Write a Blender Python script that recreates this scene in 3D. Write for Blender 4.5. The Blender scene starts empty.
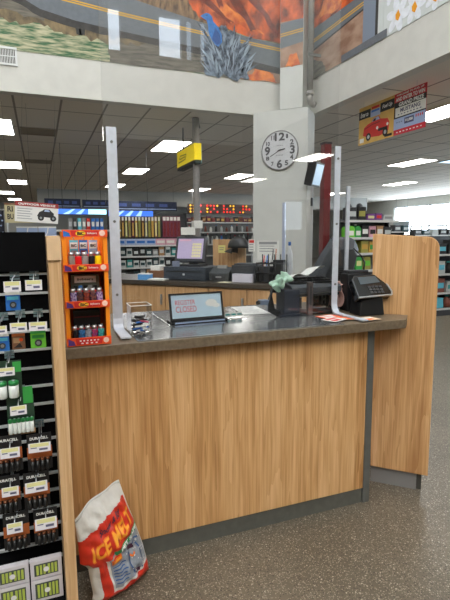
import bpy, bmesh, math, random
from mathutils import Matrix, Vector
random.seed(7)
SC = bpy.context.scene
COL = SC.collection
PI = math.pi

# ------------------------------------------------------------------ materials
def lin(c):
    return tuple((v/255/12.92 if v/255 <= .04045 else ((v/255+.055)/1.055)**2.4) for v in c)
_M = {}
def mat(name, col, rough=.5, metal=0., spec=.5, noise=0., nscale=40., stretch=(1,1,1), col2=None, emit=0., alpha=None, bump=0., coat=0.):
    if name in _M: return _M[name]
    m = bpy.data.materials.new(name); m.use_nodes = True
    nt = m.node_tree; b = nt.nodes['Principled BSDF']
    c = lin(col)+(1,)
    b.inputs['Base Color'].default_value = c
    b.inputs['Roughness'].default_value = rough
    b.inputs['Metallic'].default_value = metal
    b.inputs['Specular IOR Level'].default_value = spec
    if coat: b.inputs['Coat Weight'].default_value = coat; b.inputs['Coat Roughness'].default_value = .08
    if emit:
        b.inputs['Emission Color'].default_value = c; b.inputs['Emission Strength'].default_value = emit
    if noise or col2:
        tc = nt.nodes.new('ShaderNodeTexCoord'); mp = nt.nodes.new('ShaderNodeMapping')
        mp.inputs['Scale'].default_value = stretch
        n = nt.nodes.new('ShaderNodeTexNoise'); n.inputs['Scale'].default_value = nscale; n.inputs['Detail'].default_value = 5
        nt.links.new(tc.outputs['Object'], mp.inputs['Vector']); nt.links.new(mp.outputs['Vector'], n.inputs['Vector'])
        r = nt.nodes.new('ShaderNodeValToRGB')
        if col2: a, d = lin(col2), lin(col)
        else: a, d = tuple(x*(1-noise) for x in c[:3]), tuple(min(1, x*(1+noise)) for x in c[:3])
        r.color_ramp.elements[0].position = .36; r.color_ramp.elements[0].color = a+(1,)
        r.color_ramp.elements[1].position = .64; r.color_ramp.elements[1].color = d+(1,)
        nt.links.new(n.outputs['Fac'], r.inputs['Fac']); nt.links.new(r.outputs['Color'], b.inputs['Base Color'])
        if bump:
            bp = nt.nodes.new('ShaderNodeBump'); bp.inputs['Strength'].default_value = bump; bp.inputs['Distance'].default_value = .004
            nt.links.new(n.outputs['Fac'], bp.inputs['Height']); nt.links.new(bp.outputs['Normal'], b.inputs['Normal'])
    _M[name] = m
    return m

def wood(name, dark, mid, light, rough=.42, seed=0., across=1.):
    """vertical oak laminate: long cathedral grain plus fine pores, in object space"""
    m = bpy.data.materials.new(name); m.use_nodes = True; nt = m.node_tree; L = nt.links; N = nt.nodes
    b = N['Principled BSDF']; b.inputs['Roughness'].default_value = rough; b.inputs['Specular IOR Level'].default_value = .35
    tc = N.new('ShaderNodeTexCoord')
    def nz(sc, scale, det, dist):
        mp = N.new('ShaderNodeMapping'); mp.inputs['Scale'].default_value = sc; mp.inputs['Location'].default_value = (seed, seed*1.7, seed)
        L.new(tc.outputs['Object'], mp.inputs['Vector'])
        n = N.new('ShaderNodeTexNoise'); n.inputs['Scale'].default_value = scale; n.inputs['Detail'].default_value = det; n.inputs['Distortion'].default_value = dist
        L.new(mp.outputs['Vector'], n.inputs['Vector']); return n.outputs['Fac']
    def mth(op, a, bb):
        x = N.new('ShaderNodeMath'); x.operation = op
        for i, v in enumerate((a, bb)):
            if isinstance(v, (int, float)): x.inputs[i].default_value = v
            else: L.new(v, x.inputs[i])
        return x.outputs[0]
    # staves about a hand wide, each with its own tone, then grain streaks and fine pores
    sp = N.new('ShaderNodeSeparateXYZ'); L.new(tc.outputs['Object'], sp.inputs[0])
    ax = mth('ADD', sp.outputs['X'], mth('MULTIPLY', sp.outputs['Y'], .7))
    cell = mth('FLOOR', mth('ADD', mth('MULTIPLY', ax, 9.5*across), 50+seed), 0)
    wn = N.new('ShaderNodeTexWhiteNoise'); wn.noise_dimensions = '1D'; L.new(cell, wn.inputs['W'])
    big = nz((1, 1, .07), 11*across, 3, .25)
    rings = mth('FRACT', mth('ADD', mth('MULTIPLY', big, 7), mth('MULTIPLY', wn.outputs['Value'], 5)), 0)
    fine = nz((1, 1, .025), 150, 4, .15)
    mid_ = nz((1, 1, .05), 38, 3, .2)
    v = mth('ADD', mth('ADD', mth('ADD', mth('MULTIPLY', rings, .10), mth('MULTIPLY', fine, .38)), mth('MULTIPLY', mid_, .36)), mth('MULTIPLY', wn.outputs['Value'], .14))
    r = N.new('ShaderNodeValToRGB'); e = r.color_ramp.elements
    e[0].position = .32; e[0].color = lin(dark)+(1,); e[1].position = .66; e[1].color = lin(light)+(1,)
    k = e.new(.49); k.color = lin(mid)+(1,)
    L.new(v, r.inputs['Fac']); L.new(r.outputs['Color'], b.inputs['Base Color'])
    _M[name] = m
    return m

def acrylic(name, tint=.955):
    m = bpy.data.materials.new(name); m.use_nodes = True; nt = m.node_tree; nt.nodes.clear()
    o = nt.nodes.new('ShaderNodeOutputMaterial'); mx = nt.nodes.new('ShaderNodeMixShader'); t = nt.nodes.new('ShaderNodeBsdfTransparent')
    g = nt.nodes.new('ShaderNodeBsdfGlossy'); lw = nt.nodes.new('ShaderNodeLayerWeight'); lw.inputs['Blend'].default_value = .5
    p5 = nt.nodes.new('ShaderNodeMath'); p5.operation = 'POWER'; p5.inputs[1].default_value = 5; f = nt.nodes.new('ShaderNodeMath'); f.operation = 'MULTIPLY_ADD'; f.inputs[1].default_value = .95; f.inputs[2].default_value = .042
    nt.links.new(lw.outputs['Facing'], p5.inputs[0]); nt.links.new(p5.outputs[0], f.inputs[0])
    g.inputs['Roughness'].default_value = .01; g.inputs['Color'].default_value = (1, 1, 1, 1); t.inputs['Color'].default_value = (tint, tint, tint*1.0, 1)
    nt.links.new(f.outputs[0], mx.inputs[0]); nt.links.new(t.outputs[0], mx.inputs[1]); nt.links.new(g.outputs[0], mx.inputs[2]); nt.links.new(mx.outputs[0], o.inputs['Surface'])
    _M[name] = m
    return m

def terrazzo():
    m = bpy.data.materials.new('polished_concrete'); m.use_nodes = True; nt = m.node_tree; L = nt.links; N = nt.nodes
    b = N['Principled BSDF']; b.inputs['Roughness'].default_value = .34; b.inputs['Specular IOR Level'].default_value = .4
    tc = N.new('ShaderNodeTexCoord')
    n = N.new('ShaderNodeTexNoise'); n.inputs['Scale'].default_value = 2.2; n.inputs['Detail'].default_value = 4
    L.new(tc.outputs['Object'], n.inputs['Vector'])
    r = N.new('ShaderNodeValToRGB'); r.color_ramp.elements[0].position = .3; r.color_ramp.elements[1].position = .7
    r.color_ramp.elements[0].color = lin((90, 82, 69))+(1,); r.color_ramp.elements[1].color = lin((106, 97, 83))+(1,)
    L.new(n.outputs['Fac'], r.inputs['Fac'])
    cur = r.outputs['Color']
    for sc, th, colr in ((120, .42, (146, 136, 120)), (95, .40, (66, 58, 48)), (150, .40, (168, 158, 140)), (80, .30, (58, 50, 42)), (62, .24, (190, 182, 166))):
        v = N.new('ShaderNodeTexVoronoi'); v.inputs['Scale'].default_value = sc; v.inputs['Randomness'].default_value = 1
        L.new(tc.outputs['Object'], v.inputs['Vector'])
        q = N.new('ShaderNodeValToRGB'); q.color_ramp.elements[0].position = th*.6; q.color_ramp.elements[1].position = th
        q.color_ramp.elements[0].color = (.85, .85, .85, 1); q.color_ramp.elements[1].color = (0, 0, 0, 1)
        L.new(v.outputs['Distance'], q.inputs['Fac'])
        # only some cells carry a chip
        s = N.new('ShaderNodeSeparateColor'); L.new(v.outputs['Color'], s.inputs['Color'])
        g = N.new('ShaderNodeMath'); g.operation = 'GREATER_THAN'; g.inputs[1].default_value = .58; L.new(s.outputs[0], g.inputs[0])
        mu = N.new('ShaderNodeMath'); mu.operation = 'MULTIPLY'; L.new(q.outputs['Color'], mu.inputs[0]); L.new(g.outputs[0], mu.inputs[1])
        mx = N.new('ShaderNodeMix'); mx.data_type = 'RGBA'
        L.new(mu.outputs[0], mx.inputs['Factor']); L.new(cur, mx.inputs['A']); mx.inputs['B'].default_value = lin(colr)+(1,)
        cur = mx.outputs['Result']
    L.new(cur, b.inputs['Base Color'])
    return m

def ceiling_tiles():
    m = bpy.data.materials.new('ceiling_tiles'); m.use_nodes = True; nt = m.node_tree; L = nt.links; N = nt.nodes
    b = N['Principled BSDF']; b.inputs['Roughness'].default_value = .95; b.inputs['Specular IOR Level'].default_value = .1
    tc = N.new('ShaderNodeTexCoord'); sp = N.new('ShaderNodeSeparateXYZ'); L.new(tc.outputs['Object'], sp.inputs[0])
    def line(out, off, pitch, w):
        a = N.new('ShaderNodeMath'); a.operation = 'SUBTRACT'; L.new(out, a.inputs[0]); a.inputs[1].default_value = off-100*pitch
        p = N.new('ShaderNodeMath'); p.operation = 'MODULO'; L.new(a.outputs[0], p.inputs[0]); p.inputs[1].default_value = pitch
        l = N.new('ShaderNodeMath'); l.operation = 'LESS_THAN'; L.new(p.outputs[0], l.inputs[0]); l.inputs[1].default_value = w
        return l.outputs[0]
    mx = N.new('ShaderNodeMath'); mx.operation = 'MAXIMUM'
    L.new(line(sp.outputs['X'], -.245, .605, .03), mx.inputs[0]); L.new(line(sp.outputs['Y'], 7.585, 1.25, .03), mx.inputs[1])
    n = N.new('ShaderNodeTexNoise'); n.inputs['Scale'].default_value = 60; L.new(tc.outputs['Object'], n.inputs['Vector'])
    r = N.new('ShaderNodeValToRGB'); r.color_ramp.elements[0].color = lin((214, 208, 198))+(1,); r.color_ramp.elements[1].color = lin((228, 223, 214))+(1,)
    L.new(n.outputs['Fac'], r.inputs['Fac'])
    c = N.new('ShaderNodeMix'); c.data_type = 'RGBA'; L.new(mx.outputs[0], c.inputs['Factor']); L.new(r.outputs['Color'], c.inputs['A'])
    c.inputs['B'].default_value = lin((150, 145, 138))+(1,)
    L.new(c.outputs['Result'], b.inputs['Base Color'])
    return m

# ------------------------------------------------------------------ geometry
X3, Y3, Z3 = Vector((1, 0, 0)), Vector((0, 1, 0)), Vector((0, 0, 1))
def frame(o, x, y=(0, 0, 1)):
    x = Vector(x).normalized(); y = Vector(y).normalized(); z = x.cross(y).normalized(); y = z.cross(x)
    m = Matrix((x, y, z)).transposed().to_4x4(); m.translation = Vector(o); return m
def facing(o, deg=0., tilt=0.):
    """local frame on an upright face: x to the viewer's right, y up, z out of the face; deg 0 faces -Y"""
    return Matrix.Translation(Vector(o)) @ Matrix.Rotation(math.radians(deg), 4, 'Z') @ Matrix.Rotation(math.radians(90-tilt), 4, 'X')
ID = Matrix.Identity(4)

class G:
    def __init__(s): s.bm = bmesh.new(); s.mats = []
    def mi(s, m):
        if m not in s.mats: s.mats.append(m)
        return s.mats.index(m)
    def faces(s, vs, fs, m, M=ID, smooth=False):
        i = s.mi(m); V = [s.bm.verts.new(M @ Vector(v)) for v in vs]
        for f in fs:
            try: q = s.bm.faces.new([V[k] for k in f]); q.material_index = i; q.smooth = smooth
            except ValueError: pass
        return s
    def box(s, x0, x1, y0, y1, z0, z1, m, M=ID):
        v = [(x, y, z) for z in (z0, z1) for y in (y0, y1) for x in (x0, x1)]
        return s.faces(v, [(0, 2, 3, 1), (4, 5, 7, 6), (0, 1, 5, 4), (2, 6, 7, 3), (0, 4, 6, 2), (1, 3, 7, 5)], m, M)
    def poly(s, pts, z0, z1, m, M=ID):
        n = len(pts); a = sum(pts[i][0]*pts[(i+1) % n][1]-pts[(i+1) % n][0]*pts[i][1] for i in range(n))
        if a < 0: pts = pts[::-1]
        v = [(p[0], p[1], z0) for p in pts]+[(p[0], p[1], z1) for p in pts]
        return s.faces(v, [tuple(range(n-1, -1, -1)), tuple(range(n, 2*n))]+[(i, (i+1) % n, n+(i+1) % n, n+i) for i in range(n)], m, M)
    def disc(s, cx, cy, r, z0, z1, m, M=ID, n=20, ry=None):
        return s.poly([(cx+r*math.cos(2*PI*i/n), cy+(ry or r)*math.sin(2*PI*i/n)) for i in range(n)], z0, z1, m, M)
    def line(s, pts, w, z0, z1, m, M=ID):
        for a, b in zip(pts, pts[1:]):
            d = Vector((b[0]-a[0], b[1]-a[1])); 
            if d.length < 1e-6: continue
            k = Vector((-d.y, d.x)).normalized()*w/2
            s.poly([(a[0]+k.x, a[1]+k.y), (a[0]-k.x, a[1]-k.y), (b[0]-k.x, b[1]-k.y), (b[0]+k.x, b[1]+k.y)], z0, z1, m, M)
        return s
    def tube(s, pts, r, m, M=ID, n=8, r2=None):
        pts = [Vector(p) for p in pts]; rings = []; k = len(pts)
        ref = None
        for i, p in enumerate(pts):
            t = (pts[min(i+1, k-1)]-pts[max(i-1, 0)]).normalized()
            if ref is None: ref = t.orthogonal().normalized()
            ref = (ref-t*ref.dot(t)).normalized() if (ref-t*ref.dot(t)).length > 1e-5 else t.orthogonal().normalized()
            b = t.cross(ref); rr = r if r2 is None else r+(r2-r)*i/(k-1)
            rings.append([p+(ref*math.cos(2*PI*j/n)+b*math.sin(2*PI*j/n))*rr for j in range(n)])
        v = [q for R in rings for q in R]
        f = [(i*n+j, i*n+(j+1) % n, (i+1)*n+(j+1) % n, (i+1)*n+j) for i in range(k-1) for j in range(n)]
        f += [tuple(range(n-1, -1, -1)), tuple((k-1)*n+j for j in range(n))]
        return s.faces(v, f, m, M, True)
    def lathe(s, prof, m, M=ID, n=16):
        k = len(prof); v = [(r*math.cos(2*PI*j/n), r*math.sin(2*PI*j/n), z) for r, z in prof for j in range(n)]
        f = [(i*n+j, i*n+(j+1) % n, (i+1)*n+(j+1) % n, (i+1)*n+j) for i in range(k-1) for j in range(n)]
        f += [tuple(range(n-1, -1, -1)), tuple((k-1)*n+j for j in range(n))]
        return s.faces(v, f, m, M, True)
    def surf(s, fn, nu, nv, m, smooth=True, pick=None):
        """grid surface fn(u,v) -> point, 0..1; pick(u,v) chooses the printed colour of a cell"""
        V = [s.bm.verts.new(fn(i/nu, j/nv)) for j in range(nv+1) for i in range(nu+1)]
        for j in range(nv):
            for i in range(nu):
                a = j*(nu+1)+i
                mm = pick((i+.5)/nu, (j+.5)/nv) if pick else m
                f = s.bm.faces.new((V[a], V[a+1], V[a+nu+2], V[a+nu+1])); f.material_index = s.mi(mm); f.smooth = smooth
        return s
    def text(s, body, w, h, m, M=ID, bold=.02, warp=None, shear=0., z=.0006):
        """lettering fitted into w x h, centred on M's origin, standing z off the face"""
        cu = bpy.data.curves.new('t', 'FONT'); cu.body = body; cu.offset = bold; cu.resolution_u = 3; cu.shear = shear
        cu.align_x = 'CENTER'; cu.align_y = 'CENTER'
        ob = bpy.data.objects.new('t', cu); COL.objects.link(ob)
        dg = bpy.context.evaluated_depsgraph_get(); dg.update(); me = bpy.data.meshes.new_from_object(ob.evaluated_get(dg))
        bpy.data.objects.remove(ob); bpy.data.curves.remove(cu)
        if not me.vertices: return s
        xs = [v.co.x for v in me.vertices]; ys = [v.co.y for v in me.vertices]
        cx, cy = (max(xs)+min(xs))/2, (max(ys)+min(ys))/2; sx = w/max(1e-6, max(xs)-min(xs)); sy = h/max(1e-6, max(ys)-min(ys))
        vs = [((v.co.x-cx)*sx, (v.co.y-cy)*sy, z) for v in me.vertices]
        fs = [tuple(p.vertices) for p in me.polygons]
        if warp:                          # cut long edges so that the print follows the folds
            b = bmesh.new(); V = [b.verts.new(v) for v in vs]
            for f in fs:
                try: b.faces.new([V[i] for i in f])
                except ValueError: pass
            bmesh.ops.triangulate(b, faces=b.faces[:])
            for _ in range(3):
                es = [e for e in b.edges if e.calc_length() > .03]
                if es: bmesh.ops.subdivide_edges(b, edges=es, cuts=1); bmesh.ops.triangulate(b, faces=b.faces[:])
            b.verts.index_update(); vs = [warp(*v.co) for v in b.verts]; fs = [tuple(v.index for v in f.verts) for f in b.faces]; b.free()
        s.faces(vs, fs, m, M)
        bpy.data.meshes.remove(me)
        return s
    def out(s, name, parent=None, bevel=0., smooth=False, solid=0., sub=0):
        bmesh.ops.recalc_face_normals(s.bm, faces=[f for f in s.bm.faces]) if not solid else None
        me = bpy.data.meshes.new(name); s.bm.to_mesh(me); s.bm.free()
        for m in s.mats: me.materials.append(m)
        o = bpy.data.objects.new(name, me); COL.objects.link(o)
        if parent: o.parent = parent
        if smooth:
            for p in me.polygons: p.use_smooth = True
        if solid:
            md = o.modifiers.new('s', 'SOLIDIFY'); md.thickness = solid
        if bevel:
            md = o.modifiers.new('b', 'BEVEL'); md.width = bevel; md.segments = 2; md.limit_method = 'ANGLE'; md.angle_limit = .7
        if sub:
            md = o.modifiers.new('u', 'SUBSURF'); md.levels = sub; md.render_levels = sub
        return o

def tag(o, label, cat, group=None, kind=None):
    o['label'] = label; o['category'] = cat
    if group: o['group'] = group
    if kind: o['kind'] = kind
    return o
def thing(name, label, cat, loc=(0, 0, 0), rz=0., group=None):
    o = bpy.data.objects.new(name, None); COL.objects.link(o); o.empty_display_size = .05
    o.location = loc; o.rotation_euler = (0, 0, math.radians(rz)); return tag(o, label, cat, group)
def struct(o, label, cat): return tag(o, label, cat, None, 'structure')
def kids(o): return [c for c in bpy.data.objects if c.parent == o]
def dup(o, loc=None, rz=None, label=None, parent=None):
    c = o.copy(); COL.objects.link(c)
    if parent is not None: c.parent = parent
    if loc is not None: c.location = loc
    if rz is not None: c.rotation_euler = (0, 0, math.radians(rz))
    if label: c['label'] = label
    for k in kids(o): dup(k, parent=c)
    return c

# palette
OAK = wood('oak_laminate', (168, 120, 72), (207, 159, 106), (228, 186, 136), seed=3.1)
OAK2 = wood('oak_laminate_panel', (174, 126, 80), (208, 162, 112), (226, 186, 140), seed=8.4)
OAKEDGE = wood('oak_board', (176, 132, 88), (203, 162, 116), (220, 184, 142), seed=5.5, across=2)
TOP = mat('brown_grey_laminate', (112, 98, 80), .38, noise=.18, nscale=60)
KICK = mat('grey_kick', (92, 92, 86), .45, noise=.08, nscale=30)
STEELTRIM = mat('satin_steel_trim', (120, 122, 120), .4, .6, noise=.06, nscale=20)
ALU = mat('brushed_aluminium', (196, 202, 212), .45, .15, noise=.05, nscale=30)
PLATE = mat('dark_satin_plate', (112, 115, 118), .16, .55)
RIM = mat('bright_steel_rim', (205, 208, 208), .25, .9)
ACR = acrylic('clear_acrylic')
WALLW = mat('painted_wall', (206, 205, 198), .8, noise=.03, nscale=6)
COLW = mat('column_paint', (200, 202, 197), .7, noise=.03, nscale=5)
BLACK = mat('black_plastic', (24, 25, 27), .45)
BLACKG = mat('gloss_black', (14, 15, 17), .18)
DARK = mat('charcoal_plastic', (48, 50, 54), .5)
SLATE = mat('slate_plastic', (66, 70, 75), .6)
NAVY = mat('navy_plastic', (30, 37, 52), .5)
WHITE = mat('white_print', (232, 232, 228), .6)
PAPER = mat('paper', (222, 222, 216), .8)
GREY = mat('mid_grey', (140, 142, 144), .55)
SILVER = mat('silver_wire', (190, 194, 198), .3, .8)
YEL = mat('yellow_print', (240, 222, 60), .5)
YELD = mat('yellow_tag_band', (218, 214, 150), .6)
ORFRONT = mat('orange_front', (250, 146, 24), .45)
RED = mat('red_print', (205, 38, 34), .45)
REDD = mat('deep_red', (112, 26, 30), .4)
ORANGE = mat('orange_card', (246, 138, 20), .45)
ORANGE2 = mat('orange_red_print', (238, 88, 32), .45)
COPPER = mat('copper_print', (178, 96, 48), .4, .2)
GREEN = mat('green_print', (58, 160, 72), .5)
LIME = mat('lime_print', (112, 200, 60), .5)
BLUE = mat('blue_print', (44, 112, 196), .45)
CYAN = mat('cyan_print', (96, 190, 214), .45)
PURPLE = mat('purple_print', (88, 52, 128), .4)
TEAL = mat('teal_print', (52, 150, 146), .4)
TAN = mat('tan_card', (176, 138, 98), .7)
BROWN = mat('brown_card', (122, 84, 58), .7)
PINK = mat('pink_print', (214, 160, 176), .6)
LAV = mat('pale_blue_print', (160, 178, 214), .6)
BLACKP = mat('black_print', (26, 25, 26), .5)
CLEAR = acrylic('clear_blister', .94)
CARDB = mat('cardboard', (168, 126, 86), .8, noise=.08, nscale=20)
# ================================================================== the setting
WT = 8.6
LIDFILL, TOPFILL, FRONTWIN, SIDEWIN, TROFFER, DOORX = 2.6, 6.0, 5.0, 8.0, 12.0, 9.1
ZC = 3.2
CEIL = ceiling_tiles()
g = G(); g.box(-9, 17.4, -12, 27, -.06, 0, terrazzo()); struct(g.out('floor'), 'polished grey brown concrete floor with pale stone chips', 'floor')
g = G()
g.box(-9, 17.4, 6.82, 27, ZC, ZC+.05, CEIL); g.box(3.97, 17.4, -12, 6.82, ZC, ZC+.05, CEIL); g.box(-9, -5.02, -12, 6.82, ZC, ZC+.05, CEIL); g.box(-5.02, 3.97, -12, -5.02, ZC, ZC+.05, CEIL)
struct(g.out('ceiling'), 'grey drop ceiling of square tiles over the shop floor', 'ceiling')
# the tall well over the till: four upper walls and a lid
g = G(); g.box(-5, 4.05, 6.8, 6.95, ZC-.01, WT, WALLW); struct(g.out('wall_well_back'), 'off white upper wall below the desert mural', 'wall')
g = G(); g.box(3.95, 4.1, -5, 6.8, ZC-.01, WT, WALLW); struct(g.out('wall_well_right'), 'off white upper wall running overhead on the right', 'wall')
g = G(); g.box(-5.15, -5, -5, 6.95, ZC-.01, WT, WALLW); struct(g.out('wall_well_left'), 'off white upper wall left of the well', 'wall')
g = G(); g.box(-5.15, -3.6, -5.15, 6.95, WT, WT+.1, WALLW); g.box(2.6, 4.1, -5.15, 6.95, WT, WT+.1, WALLW); g.box(-3.6, 2.6, -5.15, -3.6, WT, WT+.1, WALLW); g.box(-3.6, 2.6, 5.4, 6.95, WT, WT+.1, WALLW)
struct(g.out('ceiling_well'), 'white lid with an added light panel over the tall well', 'ceiling')
# upper front wall with small window openings and one for the added top panel
SKY = mat('window_daylight', (232, 243, 255), .5, emit=FRONTWIN)
LIDGLOW = mat('added_lid_glow', (240, 246, 255), .5, emit=LIDFILL)  # glow of the unseen fill panel added in the well lid
TOPGLOW = mat('added_top_glow', (255, 250, 240), .5, emit=TOPFILL)  # glow of the unseen fill panel added high in the front wall
SKYD = mat('small_window_daylight', (220, 236, 250), .5, emit=1.6)
SKYR = mat('side_window_daylight', (226, 241, 255), .5, emit=SIDEWIN)
FRAMEW = mat('window_frame_white', (214, 216, 214), .5)
cols = [(-4.4, -3.6), (-3.2, -2.4), (-2.0, -1.2), (-.8, 0.), (1.34, 1.56), (2.27, 2.70), (2.80, 2.92), (3.08, 3.19)]
g = G(); xs = [-5.15]+[v for c in cols for v in c]+[4.1]
for i in range(0, len(xs), 2): g.box(xs[i], xs[i+1], -5.15, -5, 4.72, 5.44, WALLW)
g.box(-5.15, 4.1, -5.15, -5, ZC-.01, 4.72, WALLW); g.box(-5.15, 4.1, -5.15, -5, 5.44, 5.85, WALLW); g.box(-5.15, 4.1, -5.15, -5, WT-.15, WT, WALLW)
g.box(-5.15, -4.2, -5.15, -5, 5.85, WT-.15, WALLW); g.box(3.0, 4.1, -5.15, -5, 5.85, WT-.15, WALLW)
struct(g.out('wall_well_front'), 'off white upper wall behind the viewer with small windows', 'wall')
def window(n, label, o, xdir, w, h, nx, nz, glass, fr=.05):
    M = frame(o, xdir); g = G()
    for i in range(nx+1): g.box(i*w/nx-fr/2, i*w/nx+fr/2, 0, h, -.06, .03, FRAMEW, M)
    for j in range(nz+1): g.box(0, w, j*h/nz-fr/2, j*h/nz+fr/2, -.06, .03, FRAMEW, M)
    f = g.out('window_%d' % n); struct(f, label, 'window')
    g = G(); g.box(0, w, 0, h, -.03, -.015, glass, M); p = g.out('pane', f); return f
wn = 1
for a, b in cols:
    window(wn, 'small upper window of the well, behind the viewer', (b, -5.07, 4.72), (-1, 0, 0), b-a, .72, 1, 1, SKY if b < 2.75 else SKYD, .02); wn += 1
window(wn, 'added light panel of the tall well, unseen overhead', (-3.6, -3.6, 7.05), (1, 0, 0), 6.2, .01, 1, 1, LIDGLOW) if False else None
g = G()
for i in range(5): g.box(-3.6+i*1.55-.03, -3.6+i*1.55+.03, -3.6, 5.4, WT, WT+.1, FRAMEW)
for j in range(5): g.box(-3.6, 2.6, -3.6+j*2.25-.03, -3.6+j*2.25+.03, WT, WT+.1, FRAMEW)
lid_panel = g.out('window_%d' % wn); wn += 1; struct(lid_panel, 'unseen light panel added over the tall well above the till', 'window')
g = G(); g.box(-3.6, 2.6, -3.6, 5.4, WT+.05, WT+.08, LIDGLOW); g.out('pane', lid_panel)  # unseen glowing panel added as soft fill from above
window(wn, 'long added light panel high in the well, unseen behind the viewer', (3.0, -5.07, 5.85), (-1, 0, 0), 7.2, WT-.15-5.85, 6, 2, TOPGLOW); wn += 1  # added, unseen: lights the counter front from behind and above
# outer walls
g = G(); g.box(-9.15, -9, -12, 27, 0, ZC, WALLW); struct(g.out('wall_left'), 'plain far left shop wall', 'wall')
BACKW = mat('back_wall', (150, 150, 146), .8)
g = G(); g.box(-9, 17.4, 27, 27.15, 0, ZC, BACKW); struct(g.out('wall_back'), 'grey far back shop wall', 'wall')
g = G(); g.box(0, 15, 19.4, 20, 2.62, ZC, BACKW); struct(g.out('wall_soffit'), 'grey lowered soffit at the back of the shop', 'wall')
# shop front behind the viewer: plain wall with one glazed door light
FWX = (DOORX-.42, DOORX+.42)
g = G(); g.box(-9, FWX[0], -12.15, -12, 0, ZC, BACKW); g.box(FWX[1], 17.4, -12.15, -12, 0, ZC, BACKW); g.box(FWX[0], FWX[1], -12.15, -12, 0, 1.6, BACKW); g.box(FWX[0], FWX[1], -12.15, -12, 2.7, ZC, BACKW)
struct(g.out('wall_front'), 'grey shop wall behind the viewer with one small window', 'wall')
window(wn, 'small bright window in the wall behind the viewer', (FWX[1], -12.07, 1.6), (-1, 0, 0), .84, 1.1, 1, 1, SKYD); wn += 1
# right wall with the bright windows
XW = 17.25
g = G(); g.box(XW, XW+.15, -12, 27, 0, 1.0, WALLW); g.box(XW, XW+.15, -12, 27, 2.83, ZC, WALLW); g.box(XW, XW+.15, 20.1, 27, 1.0, 2.83, WALLW); g.box(XW, XW+.15, -12, 1, 1.0, 2.83, WALLW)
struct(g.out('wall_right'), 'pale right shop wall above and below the bright windows', 'wall')
for i in range(4):
    window(wn, 'bright shop window on the far right wall', (XW+.07, 20.1-i*4.77, 1.0), (0, -1, 0), 4.77, 1.83, 2, 1, SKYR, .09); wn += 1

# diagonal column in the corner of the well, and the box above it
E45 = Vector((.70711, -.70711, 0)); N45 = Vector((-.70711, -.70711, 0))
A = Vector((3.107, 6.793, 0))
M45 = frame(A, E45)                      # x along the column's face, y up, z towards the shop
g = G(); g.box(0, .848, 0, 3.215, -.42, 0, COLW, M45)
struct(g.out('column', bevel=.012), 'wide pale grey column set diagonally in the corner, carrying the clock', 'column')
g = G(); g.box(.42, .762, 3.216, 6.98, -.5, 0, COLW, M45)
struct(g.out('column_upper_box'), 'narrow pale box rising above the column', 'column')
# drop ceiling lights
TUBE = mat('light_diffuser', (255, 252, 244), .5, emit=TROFFER)
TUBE2 = mat('skylight_diffuser', (178, 214, 240), .5, emit=1.6)
TRAY = mat('light_tray', (210, 210, 206), .5)
lights = [(-.6, 8.95, 'ceiling light nearest the upper wall, far left'), (-.62, 13.4, 'second ceiling light from the upper wall, far left'), (-.58, 17.35, 'third ceiling light back in the far left row'), (-1.15, 21.4, 'fourth ceiling light back in the far left row'), (-1.0, 25.0, 'farthest ceiling light of the far left row'),
    (2.58, 9.68, 'ceiling light just left of the yellow hanging sign'), (2.6, 13.55, 'small ceiling light between the two acrylic posts, second row back'), (2.6, 17.45, 'tiny far ceiling light left of the round pole'),
    (5.8, 13.7, 'ceiling light between yellow sign and column'), (5.92, 17.95, 'farther ceiling light right of the round pole'),
    (5.75, 5.65, 'long ceiling light beside the hanging posters'), (8.9, 9.8, 'ceiling light below the hanging posters, before the far windows'), (12.0, 13.75, 'farthest ceiling light before the bright windows')]
lights += [(5.9, 1.6, ''), (8.9, 1.6, ''), (8.9, 5.6, ''), (12, 1.6, ''), (12, 5.6, ''), (12, 9.8, ''), (15, 9.8, ''), (8.9, 17.9, ''), (12, 17.9, ''), (6.1, -5.75, ''), (6.6, -10.3, ''), (-6.6, 1.6, ''), (-6.6, -3, '')]
for x, y, lab in lights:
    t = thing('ceiling_light', lab or 'recessed ceiling light outside the view, over the side aisles', 'ceiling light', (x, y, ZC), 0, 'ceiling lights')
    g = G(); w, d = .3, .61
    for a in ((-w, -w+.025, -d, d), (w-.025, w, -d, d), (-w, w, -d, -d+.025), (-w, w, d-.025, d)): g.box(*a, -.012, -.001, TRAY)
    g.out('frame', t)
    g = G(); g.box(-w+.025, w-.025, -d+.025, d-.025, -.010, -.002, TUBE); g.out('diffuser', t)
t = thing('ceiling_light', 'pale blue lit panel beside the ceiling light before the far windows', 'ceiling light', (9.75, 9.0, ZC), 0, 'ceiling lights')
g = G()
for a in ((-.3, -.275, -.5, .5), (.275, .3, -.5, .5), (-.3, .3, -.5, -.475), (-.3, .3, .475, .5)): g.box(*a, -.012, -.001, TRAY)
g.out('frame', t); g = G(); g.box(-.275, .275, -.475, .475, -.01, -.002, TUBE2); g.out('diffuser', t)
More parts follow.
